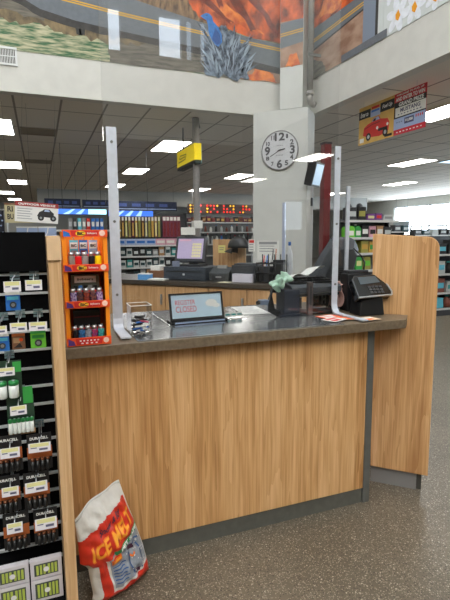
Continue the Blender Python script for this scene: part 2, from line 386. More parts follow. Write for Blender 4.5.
# air vents in the ceiling and on the upper wall
VENT = mat('vent_beige', (150, 140, 124), .6); VDARK = mat('vent_dark', (60, 56, 50), .8)
for x, y, lab in ((.09, 9.15, 'slotted ceiling air vent, the nearer of two on the left'), (.09, 12.6, 'slotted ceiling air vent, the farther of two on the left')):
    t = thing('ceiling_vent', lab, 'air vent', (x, y, ZC), 0, 'ceiling vents')
    g = G(); g.box(-.29, .29, -.26, .26, -.004, 0, VDARK); g.out('backing', t)
    g = G(); g.box(-.3, .3, -.27, -.24, -.015, -.001, VENT); g.box(-.3, .3, .24, .27, -.015, -.001, VENT); g.box(-.3, -.27, -.24, .24, -.015, -.001, VENT); g.box(.27, .3, -.24, .24, -.015, -.001, VENT)
    for k in range(7): g.box(-.27, .27, -.21+k*.06, -.18+k*.06, -.013, -.004, VENT)
    g.out('grille', t)
t = thing('wall_vent', 'white wall vent grille with dark slots on the upper left wall', 'air vent', (-.25, 6.8, 3.61))
g = G(); g.box(-.09, .09, -.006, 0, -.09, .09, VDARK); g.out('backing', t)
g = G(); W = FRAMEW
g.box(-.11, .11, -.02, -.001, .085, .11, W); g.box(-.11, .11, -.02, -.001, -.11, -.085, W); g.box(-.11, -.085, -.02, -.001, -.085, .085, W); g.box(.085, .11, -.02, -.001, -.085, .085, W)
for k in range(9): g.box(-.078+k*.018, -.070+k*.018, -.014, -.004, -.085, .085, W)
g.box(-.085, .085, -.015, -.004, -.004, .004, W); g.out('grille', t)

# ------------------------------------------------------------------ murals (paint on thin panels)
MGRASS = mat('mural_grass', (66, 104, 72), .8, col2=(190, 184, 152), nscale=4.5, stretch=(1.3, 1, 9))
MBUSH = mat('mural_bush', (140, 122, 90), .8, col2=(92, 82, 66), nscale=11, stretch=(1, 1, .7))
MBUSH2 = mat('mural_bush_brown', (150, 118, 84), .8, col2=(84, 66, 52), nscale=14, stretch=(1.6, 1, .5))
MROAD = mat('mural_road', (106, 112, 118), .8, noise=.06, nscale=20)
MEDGE = mat('mural_road_shoulder', (64, 62, 60), .8, noise=.2, nscale=12)
MYEL = mat('mural_yellow_line', (214, 166, 54), .8)
MROCK = mat('mural_red_rock', (226, 104, 48), .8, col2=(92, 42, 32), nscale=4.2, stretch=(1.5, 1, 1.1))
MROCK2 = mat('mural_orange_rock', (240, 142, 66), .8, col2=(186, 78, 40), nscale=7)
MSAND = mat('mural_sand', (176, 146, 124), .8, col2=(140, 106, 86), nscale=4, stretch=(1, 1, 2))
MSTREAK = mat('mural_grey_streak', (122, 116, 104), .8, col2=(88, 84, 76), nscale=5, stretch=(.8, 1, 6))
MSHRUB = mat('mural_blue_shrub', (128, 144, 160), .8, col2=(42, 54, 70), nscale=17, stretch=(1, 1, 1))
MBIRD = mat('mural_blue_bird', (52, 118, 190), .8, noise=.15, nscale=30)
MPOST = mat('mural_post', (128, 140, 156), .8)
MPALE = mat('mural_pale_sky', (206, 212, 210), .8, noise=.03, nscale=5)
MFLOW = mat('mural_white_petal', (226, 230, 236), .8, noise=.06, nscale=20)
MDARK = mat('mural_dark', (58, 58, 56), .8, noise=.2, nscale=9)
MDARK2 = mat('mural_rock_fold', (120, 48, 34), .8, noise=.35, nscale=9)
MDARKB = mat('mural_shrub_dark', (46, 58, 74), .8)
MPALEB = mat('mural_shrub_tip', (150, 166, 180), .8)
def jag(pts, amp, n, seed):
    r = random.Random(seed); o = []
    for a, b in zip(pts, pts[1:]+pts[:1]):
        for k in range(n):
            t = k/n; o.append((a[0]+(b[0]-a[0])*t+r.uniform(-amp, amp)*(k > 0), a[1]+(b[1]-a[1])*t+r.uniform(-amp, amp)*(k > 0)))
    return o
Mb = facing((0, 6.799, 0))
g = G(); TOPZ = 5.6
g.box(-5, 3.62, 3.69, TOPZ, 0, .006, MGRASS, Mb)
g.poly(jag([(1.0, 3.69), (3.62, 3.69), (3.62, 4.0), (2.3, 4.05), (1.0, 4.12)], .02, 6, 1), .006, .007, MSTREAK, Mb)
g.poly(jag([(2.75, 3.69), (3.62, 3.69), (3.62, 3.95), (2.9, 4.0), (2.6, 3.9)], .02, 6, 2), .007, .008, MSAND, Mb)
g.poly(jag([(3.0, 3.69), (3.5, 3.69), (3.45, 3.8), (3.2, 3.93)], .02, 5, 12), .008, .0085, MROCK2, Mb)
g.poly(jag([(-5, 4.0), (-.35, 4.04), (.2, 4.02), (.55, 3.95), (1.1, 3.92), (1.5, 4.0), (1.6, 4.2), (.5, 4.3), (-.3, 4.5), (-5, 4.7)], .035, 8, 3), .007, .008, MBUSH, Mb)
g.poly(jag([(-5, 4.2), (-.3, 4.15), (.2, 4.08), (.2, 4.32), (-.3, 4.6), (-5, 4.8)], .03, 6, 4), .008, .009, MSTREAK, Mb)
for x in (.62, .66, 1.05): g.poly(jag([(x-.03, 3.98), (x+.03, 3.98), (x+.05, 4.2), (x-.05, 4.2)], .012, 3, int(x*50)), .0085, .0095, MDARK, Mb)
road_b = [(-5, 4.75), (-.4, 4.44), (-.07, 4.33), (.16, 4.22), (.58, 4.145), (1.02, 4.11), (1.77, 4.06), (2.35, 4.03), (2.98, 3.96), (3.62, 3.90)]
road_t = [(3.62, 4.24), (2.98, 4.28), (2.28, 4.38), (1.37, 4.52), (.53, 4.62), (-.3, 5.2), (-5, 5.7)]
g.poly(jag([(x, z-.09) for x, z in road_b]+[(x, z+.05) for x, z in reversed(road_b)], .012, 3, 5), .009, .010, MEDGE, Mb)
g.poly(road_b+road_t, .010, .011, MROAD, Mb)
yl = [(-.3, 4.62), (.43, 4.385), (1.13, 4.318), (2.28, 4.238), (3.62, 4.165)]
g.line([(x, z+.014) for x, z in yl], .016, .011, .012, MYEL, Mb); g.line([(x, z-.014) for x, z in yl], .016, .011, .012, MYEL, Mb)
g.poly([(-5, 5.6), (-5, 5.4), (-.3, 4.95), (.5, 4.6), (1.37, 4.52), (2.28, 4.38), (3.62, 4.24), (3.62, TOPZ)], .011, .012, MBUSH2, Mb)
g.poly(jag([(1.0, TOPZ), (1.35, 4.62), (1.75, 4.62), (1.8, TOPZ)], .03, 5, 6), .012, .013, MDARK, Mb)
g.poly(jag([(2.05, TOPZ), (2.12, 4.6), (2.28, 4.42), (2.98, 4.29), (3.62, 4.26), (3.62, TOPZ)], .015, 5, 7), .013, .014, MROCK, Mb)
g.poly(jag([(2.3, 4.9), (2.45, 4.55), (3.0, 4.38), (3.3, 4.34), (2.8, 4.6)], .03, 5, 8), .014, .015, MROCK2, Mb)
for (x0, z0), (x1, z1), w in (((2.2, 4.75), (2.75, 4.42), .07), ((2.6, 5.0), (3.1, 4.36), .09), ((3.0, 4.9), (3.5, 4.36), .06), ((2.3, 5.2), (2.6, 4.6), .06)):
    g.poly(jag([(x0-w, z0), (x0+w, z0+.05), (x1+w*.6, z1+.03), (x1-w*.4, z1)], .03, 5, int(x0*100)), .0145, .0155, MDARK2, Mb)
r = random.Random(9)
def spray(x0, z0, a, l, w, m, z):
    x1, z1 = x0+l*math.cos(a), z0+l*math.sin(a); nx, nz = -math.sin(a)*w, math.cos(a)*w; mx, mz = (x0+x1)/2, (z0+z1)/2
    g.poly([(x0, z0), (mx+nx, mz+nz), (x1, z1), (mx-nx, mz-nz)], z, z+.0004, m, Mb)
g.poly(jag([(2.40, 3.67), (2.34, 3.85), (2.38, 4.10), (2.48, 4.26), (2.60, 4.38), (2.74, 4.34), (2.90, 4.20), (3.02, 3.98), (3.02, 3.68)], .05, 7, 44), .0156, .016, MSHRUB, Mb)
for k in range(170):
    bx0 = r.uniform(2.42, 2.98); bz0 = r.uniform(3.68, 4.17); t = (bx0-2.70)/.3
    spray(bx0, bz0, PI/2-t*.7+r.uniform(-.35, .35), r.uniform(.12, .30), r.uniform(.008, .020), [MPOST, MSHRUB, MDARKB, MSHRUB, MPALEB][k % 5], .016+.0001*(k % 5))
BP = [(2.33, 4.405), (2.37, 4.43), (2.42, 4.46), (2.47, 4.455), (2.51, 4.42), (2.525, 4.36), (2.60, 4.30), (2.655, 4.20), (2.66, 4.10), (2.60, 4.03), (2.545, 4.06), (2.49, 4.13), (2.455, 4.20), (2.45, 4.29), (2.425, 4.36)]
BP = [(x-.05, z+.05) for x, z in BP]; g.poly(BP, .0175, .019, MBIRD, Mb); g.poly([(2.45, 4.17), (2.51, 4.33), (2.58, 4.25), (2.59, 4.13), (2.53, 4.10)], .019, .0195, mat('mural_bird_wing', (36, 84, 150), .8), Mb); g.disc(2.38, 4.475, .010, .019, .0195, MDARK, Mb, 8)
tag(g.out('desert_mural'), 'painted desert mural of road, red rocks, shrub and blue bird on back upper wall', 'mural', 'desert murals')
Mr = frame((3.949, 0, 0), (0, -1, 0))    # x = -Y
g = G()
g.box(-6.79, 4.9, 3.69, TOPZ, 0, .006, MPALE, Mr)
g.poly([(-6.79, 4.0), (-6.79, TOPZ), (-5.2, TOPZ), (-5.2, 4.3), (-5.29, 4.3)], .006, .007, MROCK, Mr)
g.poly(jag([(-6.4, 4.5), (-5.9, 4.42), (-5.5, 4.6), (-5.9, 5.0)], .03, 5, 21), .007, .008, MROCK2, Mr)
g.poly(jag([(-6.3, TOPZ), (-6.2, 4.9), (-5.9, 4.8), (-5.7, TOPZ)], .03, 5, 22), .008, .0085, MDARK, Mr)
g.poly([(-6.79, 3.69), (-5.29, 3.69), (-5.29, 4.2), (-6.79, 4.1)], .008, .009, MSAND, Mr)
g.poly(jag([(-6.79, 3.69), (-6.1, 3.69), (-6.2, 3.85), (-6.5, 3.98), (-6.79, 4.0)], .02, 5, 23), .009, .0095, MSTREAK, Mr)
g.poly([(-6.79, 4.06), (-5.29, 4.17), (-5.29, 4.2), (-6.79, 4.1)], .0095, .010, MEDGE, Mr)
g.poly([(-6.79, 4.09), (-5.29, 4.19), (-5.29, 4.37), (-6.79, 4.41)], .010, .011, MROAD, Mr)
g.line([(-6.79, 4.205), (-5.29, 4.235)], .014, .011, .012, MYEL, Mr); g.line([(-6.79, 4.235), (-5.29, 4.265)], .014, .011, .012, MYEL, Mr)
g.box(-5.29, -5.05, 3.69, TOPZ, .011, .013, MPOST, Mr); g.box(-5.05, -5.0, 3.69, TOPZ, .011, .013, MDARK, Mr); g.box(-5.0, -4.9, 3.69, TOPZ, .011, .013, MPALE, Mr)
g.poly([(-5.74, 3.69), (-4.83, 3.69), (-4.83, 3.78), (-5.74, 3.78)], .013, .014, MROAD, Mr)
for cx, cz, R in ((-4.66, 3.86, .19), (-4.40, 3.84, .17), (-4.22, 4.02, .17), (-4.52, 4.12, .17), (-4.10, 3.82, .14), (-3.95, 4.02, .16), (-4.78, 4.18, .16)):
    for k in range(6):
        a = k*PI/3+cx*5; pts = []
        for q in range(10):
            b = 2*PI*q/10; u, v = .55*R+.5*R*math.cos(b), .27*R*math.sin(b)
            pts.append((cx+u*math.cos(a)-v*math.sin(a), cz+u*math.sin(a)+v*math.cos(a)))
        fi = int(cx*-97) % 13; g.poly(pts, .006+.0003*k+.00002*fi, .0085+.0003*k+.00002*fi, MFLOW, Mr)
    g.poly([(cx+.012, cz-.07), (cx+.045, cz-.02), (cx+.01, cz+.05), (cx-.035, cz+.01), (cx-.03, cz-.04)], .0107, .0125, mat('mural_flower_heart', (236, 160, 40), .8), Mr)
tag(g.out('desert_mural'), 'painted mural of road, pale post and white flowers on right upper wall', 'mural', 'desert murals')
g = G()
g.box(.424, .758, 3.80, 6.0, 0, .003, MSAND, M45); g.poly([(.424, 4.06), (.758, 4.11), (.758, 4.43), (.424, 4.40)], .003, .004, MROAD, M45); g.box(.424, .758, 4.42, 6.0, .003, .0045, MROCK, M45)
g.line([(.424, 4.225), (.758, 4.255)], .014, .004, .005, MYEL, M45); g.line([(.424, 4.255), (.758, 4.285)], .014, .004, .005, MYEL, M45)
g.poly(jag([(.5, 3.8), (.72, 3.8), (.66, 3.98), (.56, 3.95)], .015, 4, 31), .003, .004, MROCK2, M45)
tag(g.out('desert_mural'), 'narrow strip of painted road and red rock on the box above the column', 'mural', 'desert murals')
# pipe down the corner
PIPE = mat('galvanised_pipe', (150, 148, 144), .45, .4, noise=.1, nscale=12)
px, py = 3.735, 6.205
t = thing('conduit_pipe', 'grey vertical conduit pipe running down beside the upper box to an elbow', 'pipe', (px, py, 3.27))
g = G(); g.tube([(0, 0, .1), (0, 0, 4.5)], .045, PIPE, n=12); g.out('straight_pipe', t)
g = G(); g.tube([(0, 0, .12), (0, 0, .06), (.015, .004, .015), (.045, .01, -.008), (.09, .02, -.012)], .047, PIPE, n=12); g.tube([(0, 0, .1), (0, 0, .16)], .058, PIPE, n=12); g.out('elbow', t)
g = G(); g.box(-.06, .14, -.055, -.045, .62, .66, STEELTRIM); g.out('strap', t)

# ------------------------------------------------------------------ clock on the column
C = Vector((3.412, 6.488, 2.632))
t = thing('wall_clock', 'large round white clock with big dark numerals on the diagonal column', 'clock', C, -45)
Mc = facing((0, 0, 0))
CR = .285; CFACE = mat('clock_face', (204, 206, 208), .6, noise=.04, nscale=25); CNUM = mat('clock_numerals', (70, 70, 74), .6, noise=.25, nscale=60); CRIM = mat('clock_rim', (150, 150, 150), .5)
g = G(); g.lathe([(CR*.96, 0), (CR, .008), (CR, .03), (CR*.975, .038), (CR*.955, .032), (CR*.955, .02)], CRIM, Mc, 40); g.out('rim', t)
g = G(); g.disc(0, 0, CR*.95, .018, .024, CFACE, Mc, 40)
for k, (w, h, rr) in {12: (.155, .115, .195), 1: (.03, .06, .225), 2: (.055, .075, .215), 3: (.075, .125, .195), 4: (.05, .075, .215), 5: (.055, .075, .215), 6: (.085, .125, .195), 7: (.04, .065, .22), 8: (.055, .06, .215), 9: (.085, .13, .19), 10: (.06, .065, .21), 11: (.05, .065, .215)}.items():
    a = PI/2-k*PI/6
    g.text(str(k), w, h, CNUM, Mc @ Matrix.Translation((rr*math.cos(a), rr*math.sin(a), .0245)), bold=.035)
g.text('- - - - -', .1, .012, CNUM, Mc @ Matrix.Translation((0, -.07, .0245)))
g.text('- - - -', .09, .010, CNUM, Mc @ Matrix.Translation((0, .07, .0245)))
g.out('dial', t)
g = G()
for ang, l, w in ((PI/2-2.62*PI/6, .085, .016), (PI/2-8.0*PI/6, .17, .011)):
    u = Vector((math.cos(ang), math.sin(ang))); g.line([(-u.x*.03, -u.y*.03), (u.x*l, u.y*l)], w, .028, .030, CNUM, Mc)
g.disc(0, 0, .012, .024, .033, CNUM, Mc, 12); g.out('hands', t)
# ================================================================== the service counter
TZ = .955
t = thing('service_counter', 'oak fronted service counter with brown grey top and steel corner, in the foreground', 'counter', (0, 0, 0))
g = G(); g.box(.07, 1.474, 1.868, 1.89, .082, TZ-.042, OAK); g.out('front_panel', t)
g = G(); g.box(.07, 1.474, 1.875, 1.9, 0, .0815, KICK); g.out('kick_plate', t)
g = G(); g.box(1.475, 1.515, 1.864, 1.91, 0, TZ-.042, STEELTRIM); g.out('corner_trim', t, .004)
g = G(); g.box(.072, .09, 1.89, 2.5, 0, TZ-.042, OAK); g.box(1.497, 1.513, 1.911, 2.5, 0, TZ-.042, OAK); g.box(.09, 1.497, 2.46, 2.48, 0, TZ-.042, OAK); g.out('carcass', t)
slab = [(.067, 1.80), (1.645, 1.80), (1.750, 1.906), (1.640, 2.016), (1.640, 2.55), (.067, 2.55)]
g = G(); g.poly(slab, TZ-.042, TZ, TOP); g.out('countertop', t, .002)
g = G(); g.box(.342, 1.285, 1.815, 2.535, TZ+.0005, TZ+.004, PLATE); ip = g.out('inset_plate', t)
g = G(); g.box(.335, 1.292, 1.806, 1.815, TZ+.0005, TZ+.0055, RIM); g.box(.335, .342, 1.815, 2.54, TZ+.0005, TZ+.005, RIM); g.box(1.285, 1.292, 1.815, 2.54, TZ+.0005, TZ+.005, RIM); g.out('steel_rim', ip)
g = G(); g.box(.53, .537, 2.06, 2.53, TZ+.004, TZ+.007, RIM); g.out('joint_strip', ip)
# tall oak wing panel at 45 degrees
t = thing('wing_panel', 'tall oak end panel with one rounded top corner, right of the counter', 'panel', (1.642, 2.020, 0), -45)
PW = .292; R = .06
pts = [(0, .098), (PW, .098), (PW, 1.356-R)]+[(PW-R+R*math.cos(a*PI/16), 1.356-R+R*math.sin(a*PI/16)) for a in range(1, 9)]+[(-.03, 1.372)]
Mp = facing((0, 0, 0))
g = G(); g.poly(pts, -.032, 0, OAK2, Mp); g.out('oak_board', t, .003)
g = G(); g.box(.0, PW-.055, .02, .03, 0, .098, mat('kick_with_reflection', (132, 130, 130), .4)); g.out('kick_plate', t)  # kick coloured paler to stand for the light it reflects
g = G(); g.box(PW-.055, PW-.03, .03, .04, 0, .098, mat('kick_dark', (64, 62, 58), .6)); g.out('kick_return', t)

# ------------------------------------------------------------------ acrylic guard
t = thing('sneeze_guard', 'tall clear acrylic guard held by two aluminium posts on the counter', 'screen', (0, 2.075, TZ))
g = G(); g.box(.268, 1.414, -.003, .003, .012, 1.72, ACR); g.out('acrylic_panel', t)
for x, h, foot, nm in ((.300, .86, .215, ''), (1.412, .85, .265, '')):
    g = G(); w = .021 if x < 1 else .0165; prof = [(-.004, h), (-.004, .05), (-.010, .025), (-.022, .010), (-.045, .007), (-foot, .007)]
    back = [(y-.0, z) for y, z in prof]
    outer = [(-.004-.006, h), (-.010, .055), (-.017, .032), (-.03, .018), (-.048, .0135), (-foot, .0135)]
    n = len(prof); vs = [(x+s*w, y, z) for s in (-1, 1) for P in (prof, outer) for y, z in P]
    fs = []
    for i in range(n-1):
        fs += [(i, i+1, 2*n+i+1, 2*n+i), (n+i, 3*n+i, 3*n+i+1, n+i+1), (i, n+i, n+i+1, i+1), (2*n+i, 2*n+i+1, 3*n+i+1, 3*n+i)]
    fs += [(0, 2*n, 3*n, n), (n-1, 2*n-1, 4*n-1, 3*n-1)]
    g.faces(vs, fs, ALU); b = g.out('post_bracket', t)
    g = G()
    for z in (h-.06, h*.55, .16): g.disc(x, z, .006, .010, .0135, STEELTRIM, facing((0, 0, 0)), 10)
    g.out('screws', b)
g = G(); g.box(1.600, 1.621, .170, .182, 0.0005, .68, ALU); b = g.out('rear_post', t)
g = G(); g.box(1.515, 1.5995, .174, .178, .24, .67, ACR); g.out('rear_acrylic', t)
# second, lower guard on the rear counter
Mr2 = frame(Vector((2.165, 3.998, .936)), E45)
t = thing('rear_guard', 'low clear acrylic guard on the rear counter in front of the column', 'screen', (0, 0, 0))
g = G(); g.box(0, .5, .0, .76, -.004, .004, ACR, Mr2); g.out('acrylic_panel', t)
g = G(); g.box(-.028, 0, 0, .74, -.008, .008, mat('pale_blue_alu', (168, 178, 200), .4, .4), Mr2); g.box(-.028, .0, 0, .012, -.06, .06, ALU, Mr2); g.out('post_bracket', t)
g = G(); g.box(.24, .26, .70, .775, -.012, .012, BLACK, Mr2); g.out('clip', t)

# ------------------------------------------------------------------ orange lighter rack
LX, LY = .155, 1.824
t = thing('lighter_rack', 'orange three tier cardboard lighter display on the counter end', 'display rack', (LX, LY, TZ))
W2, DP, HT = .0805, .15, .434
g = G(); g.box(-W2, -W2+.010, 0, DP, 0, HT-.006, ORANGE); g.box(W2-.010, W2, 0, DP, 0, HT-.006, ORANGE); g.out('side_panel', t, .001)
g = G()
for sx in (-1, 1): a, b = sorted((sx*(W2-.0002), sx*(W2-.0150))); g.box(a, b, -.0005, .004, 0, HT-.03, ORFRONT)
g.out('front_frame', t)
g = G(); g.box(-W2+.0105, W2-.0105, DP-.008, DP, 0, HT-.006, mat('orange_inner', (240, 130, 26), .55)); g.out('back_panel', t)
tiers = [(.003, .033), (.146, .172), (.282, .308)]
BICY = mat('logo_yellow', (250, 200, 40), .5)
PALEP = mat('pale_pink_disc', (244, 206, 190), .5)
for z0, z1 in tiers+[(.408, .434)]:
    top = z0 > .4
    g = G()
    if not top: g.box(-W2+.0105, W2-.0105, .004, DP-.009, z0-.002, z0+.003, ORANGE)
    g.box(-W2+.001, W2+.0005, -.0075, -.0005, z0, z1, ORANGE2); zc = (z0+z1)/2; h = z1-z0
    F = facing((0, -.0076, zc))
    g.poly([(-.075, -h*.42), (-.05, -h*.42), (-.055, h*.1), (-.075, h*.42)], 0, .0006, PURPLE if z0 < .4 else BLUE, F)
    g.poly([(-.046, -h*.36), (.046, -h*.36), (.05, h*.40), (-.05, h*.40)], 0, .0004, RED, F)
    if z0 > .1:
        g.disc(-.015, 0, .018, .0004, .0008, BICY, F, 16, h*.36); g.text('BiC', .026, h*.46, BLACKP, facing((-.014, -.0088, zc)), bold=.04)
        g.text('lighters', .034, h*.34, WHITE, facing((.026, -.0085, zc)), bold=.02)
    else: g.text('- - - - - -', .07, h*.16, WHITE, facing((0, -.0085, zc+.004))); g.text('- - - -', .06, h*.16, WHITE, facing((0, -.0085, zc-.006)))
    g.disc(.062, .001, .0105, .0004, .001, PALEP, F, 16)
    g.out('header_strip' if top else 'tier_shelf', t)
LM = {}
def lmat(n, c, c2=None): return mat('lighter_'+n, c, .25, noise=0 if c2 is None else .1, col2=c2, nscale=130)
sets = [('bottom', .006, [('black', (30, 30, 34), None), ('blue patterned', (60, 130, 190), (30, 50, 90)), ('grey blue', (150, 158, 172), (110, 116, 130)), ('red and blue patterned', (176, 50, 70), (60, 60, 120)), ('teal patterned', (80, 190, 186), (50, 110, 120))]),
        ('middle', .149, [('purple', (84, 50, 120), (200, 190, 220)), ('dark patterned', (42, 44, 60), (110, 70, 60)), ('red brown patterned', (150, 64, 44), (60, 40, 50)), ('dark blue patterned', (46, 48, 72), (150, 90, 70)), ('violet patterned', (98, 52, 140), (210, 200, 230))]),
        ('top', .285, [('pale grey', (150, 144, 134), None), ('red', (216, 30, 34), None), ('grey', (150, 142, 140), None), ('black', (18, 18, 20), None), ('yellow', (244, 212, 20), None)])]
ordn = ['leftmost', 'second from left', 'middle one', 'second from right', 'rightmost']
def lighter(col, c1, c2):
    o = thing('lighter', '', 'lighter', (0, 0, 0))
    m = lmat(col.replace(' ', '_'), c1, c2)
    g = G(); N = 14; prof = []
    v = []
    for z, k in ((0, .94), (.004, 1), (.050, 1), (.052, .96)):
        for j in range(N): a = 2*PI*j/N; v.append((.0118*k*math.cos(a), .0072*k*math.sin(a), z))
    f = [(i*N+j, i*N+(j+1) % N, (i+1)*N+(j+1) % N, (i+1)*N+j) for i in range(3) for j in range(N)]+[tuple(range(N-1, -1, -1)), tuple(3*N+j for j in range(N))]
    g.faces(v, f, m, ID, True); g.out('body', o)
    g = G(); v = []
    for z in (.0522, .0665):
        for j in range(N): a = 2*PI*j/N; v.append((-.0015+.0095*math.cos(a), .0068*math.sin(a), z))
    g.faces(v, [(j, (j+1) % N, N+(j+1) % N, N+j) for j in range(N)]+[tuple(range(N-1, -1, -1)), tuple(N+j for j in range(N))], SILVER, ID, True); g.out('metal_hood', o)
    g = G(); g.tube([(.004, -.0035, .066), (.004, .0035, .066)], .0038, GREY, n=10); g.out('spark_wheel', o)
    g = G(); g.box(.0075, .0115, -.0035, .0035, .0535, .0585, RED if col not in ('red',) else BLACK); g.out('button', o)
    return o
for tier, z, cs in sets:
    for i, (nm, c1, c2) in enumerate(cs):
        o = lighter(nm, c1, c2); o.location = (LX-.048+i*.0240, LY+.024, TZ+z+.0005)
        o['label'] = '%s lighter, %s on the %s tier of the orange rack' % (nm, ordn[i], tier); o['group'] = 'lighters on the orange rack'
# cards and boxes behind them
for i, (x, m, nm) in enumerate(((-.035, CYAN, 'pale blue'), (.0, BLUE, 'blue'), (.036, LAV, 'pale grey'))):
    o = thing('lighter_card', '%s blister card hanging at the %s of the top lighter tier' % (nm, ('left', 'middle', 'right')[i]), 'card', (LX+x, LY+.075, TZ+.352), 0, 'blister cards on the lighter rack')
    g = G(); g.box(-.016, .016, -.001, .001, -.035, .045, m); g.box(-.013, .013, -.0016, -.001, .012, .036, WHITE); g.text('BiC', .02, .011, BLACKP, facing((0, -.0017, .024)), bold=.03); g.out('card', o)
    g = G(); g.box(-.010, .010, -.011, -.0012, -.03, .006, [GREY, REDD, SILVER][i]); g.out('blister', o)
    g = G(); g.tube([(0, .06, .05), (0, -.01, .05), (0, -.014, .056)], .0015, SILVER, n=6); g.out('peg', o)
o = thing('lighter_box', 'dark grey green carton of lighters behind the middle tier of the orange rack', 'box', (LX+.0, LY+.09, TZ+.1495))
g = G(); g.box(-.052, .052, -.03, .03, 0, .115, mat('grey_green_carton', (86, 92, 78), .6)); g.box(-.04, .04, -.0306, -.03, .085, .11, WHITE); g.text('lighters', .06, .012, BLACKP, facing((0, -.0308, .097))); g.out('carton', o)
g = G()
for k in range(5): g.box(-.044+k*.018, -.030+k*.018, -.036, -.0302, .03, .075, [BLACKP, BLUE, BLACKP, GREY, BLACKP][k])
g.out('sleeve', o)
o = thing('lighter_box', 'black carton standing behind the bottom tier of the orange rack', 'box', (LX+.002, LY+.10, TZ+.0065))
g = G(); g.box(-.05, .05, -.025, .025, 0, .115, BLACKP); g.box(-.05, .05, -.0255, -.025, .09, .095, REDD); g.out('carton', o)
g = G(); g.box(-.05, .05, -.025, .025, .1152, .118, DARK); g.out('lid', o)

# ------------------------------------------------------------------ clear box of oddments
bx, by = .372, 1.955
t = thing('acrylic_box', 'open clear plastic box of small items on the counter by the left post', 'box', (bx, by, TZ+.0045))
g = G(); w, d, h, k = .043, .05, .125, .002
g.box(-w, w, -d, d, 0, k, CLEAR); g.box(-w, w, -d, -d+k, k, h, CLEAR); g.box(-w, w, d-k, d, k, h, CLEAR); g.box(-w, -w+k, -d+k, d-k, k, h, CLEAR); g.box(w-k, w, -d+k, d-k, k, h, CLEAR); g.out('walls', t)
g = G(); 
for s in (-1, 1): g.tube([(-w, s*d, h), (w, s*d, h)], .0016, WHITE, n=6); g.tube([(s*w, -d, h), (s*w, d, h)], .0016, WHITE, n=6)
g.out('rim', t)
r = random.Random(4)
odds = [('black', BLACK, 22), ('white', WHITE, 6), ('blue', BLUE, 4), ('pink', mat('magenta', (190, 60, 100), .4), 3), ('navy', NAVY, 9)]
k = 0
for nm, m, n in odds:
    for i in range(n):
        z = .008+.0072*(k % 9)+.004; k += 1
        front = nm in ('blue', 'white', 'pink')
        o = thing('key_fob', 'small %s stick lying in the heap inside the clear box' % nm, 'small item', (bx+r.uniform(-.016, .016), by+(r.uniform(-.042, -.03) if front else r.uniform(-.035, .03)), TZ+.0045+(z if not front else r.uniform(.02, .06))), r.uniform(-35, 35), 'small items in the clear box')
        o.rotation_euler.y = r.uniform(-.35, .35)
        g = G(); g.box(-.020, .016, -.0045, .0045, -.003, .003, m); g.out('body', o, .0012)
        g = G(); g.tube([(.016, 0, 0), (.021, 0, 0)], .0028, SILVER, n=6); g.out('tip', o)

# ------------------------------------------------------------------ register closed sign
t = thing('register_sign', 'black framed REGISTER CLOSED sign standing on the counter', 'sign', (.685, 2.125, TZ+.0045), 3)
SIGNB = mat('sign_pale_blue', (190, 216, 232), .5, noise=.05, nscale=10)
Ms = facing((0, 0, .012), 0, 12); w, h = .136, .128
g = G(); g.box(-w, w, 0, .01, -.006, .004, BLACK, Ms); g.box(-w, w, h-.008, h, -.006, .004, BLACK, Ms); g.box(-w, -w+.009, .01, h-.008, -.006, .004, BLACK, Ms); g.box(w-.009, w, .01, h-.008, -.006, .004, BLACK, Ms); g.out('frame', t)
g = G(); g.box(-w+.009, w-.009, .01, h-.008, -.003, .001, SIGNB, Ms)
SR = mat('sign_red_letters', (210, 40, 48), .5)
g.text('REGISTER', .100, .022, SR, Ms @ Matrix.Translation((-.058, .084, .001)), bold=0.); g.text('CLOSED', .104, .029, SR, Ms @ Matrix.Translation((-.055, .052, .001)), bold=0.)
g.disc(.075, .075, .03, .001, .0014, WHITE, Ms, 18, .018); g.disc(.1, .062, .02, .001, .0015, WHITE, Ms, 14, .011)
g.out('sign_face', t)
g = G(); g.box(-w-.006, w+.006, -.035, .045, 0, .012, BLACKG); g.out('base', t, .002)
g = G(); g.box(-w+.01, w-.01, -.0355, -.035, .003, .010, LAV); g.out('base_strip', t)
# little stack of cards beside it
t = thing('card_holder', 'small clear holder of three white cards beside the register sign', 'card holder', (.885, 2.17, TZ+.0045), 0)
g = G(); g.box(-.05, .05, -.015, .02, 0, .003, CLEAR); g.box(-.05, .05, .017, .02, .003, .03, CLEAR); g.out('tray', t)
for k in range(3):
    g = G(); g.box(-.046+k*.032, -.018+k*.032, -.006, -.004, .0035, .028, PAPER); g.box(-.044+k*.032, -.020+k*.032, -.0065, -.006, .012, .02, TEAL); g.out('card', t)
# white sheet of instructions lying behind
t = thing('paper_sheet', 'white sheet lying flat on the counter right of the register sign', 'paper', (1.06, 2.36, TZ+.0045), -8)
g = G(); g.box(-.075, .075, -.15, .13, 0, .0015, PAPER)
for k in range(6): g.box(-.06, .05-.01*(k % 3), .09-k*.035, .098-k*.035, .0015, .0018, GREY)
tag(g.out('paper_sheet', t), '', '') if False else g.out('sheet', t)
# flyers by the right post
for i, (x, y, rz, m1, m2, nm) in enumerate(((1.335, 2.0, 12, ORANGE2, WHITE, 'red and white'), (1.385, 1.915, -14, TAN, ORANGE2, 'tan and orange'), (1.46, 1.86, 4, mat('flyer_cream', (230, 196, 160), .6), ORANGE2, 'cream and orange'), (1.30, 1.90, 25, PAPER, RED, 'white and red'))):
    t = thing('flyer', '%s flyer lying on the counter near the right post foot' % nm, 'flyer', (x, y, TZ+.0052+.0011*i), rz, 'flyers on the counter')
    g = G(); g.box(-.055, .055, -.04, .04, 0, .001, m1); g.box(-.045, .02, -.03, -.005, .001, .0013, m2); g.box(-.045, .045, .008, .030, .001, .0013, m2 if i % 2 else WHITE); g.out('sheet', t)

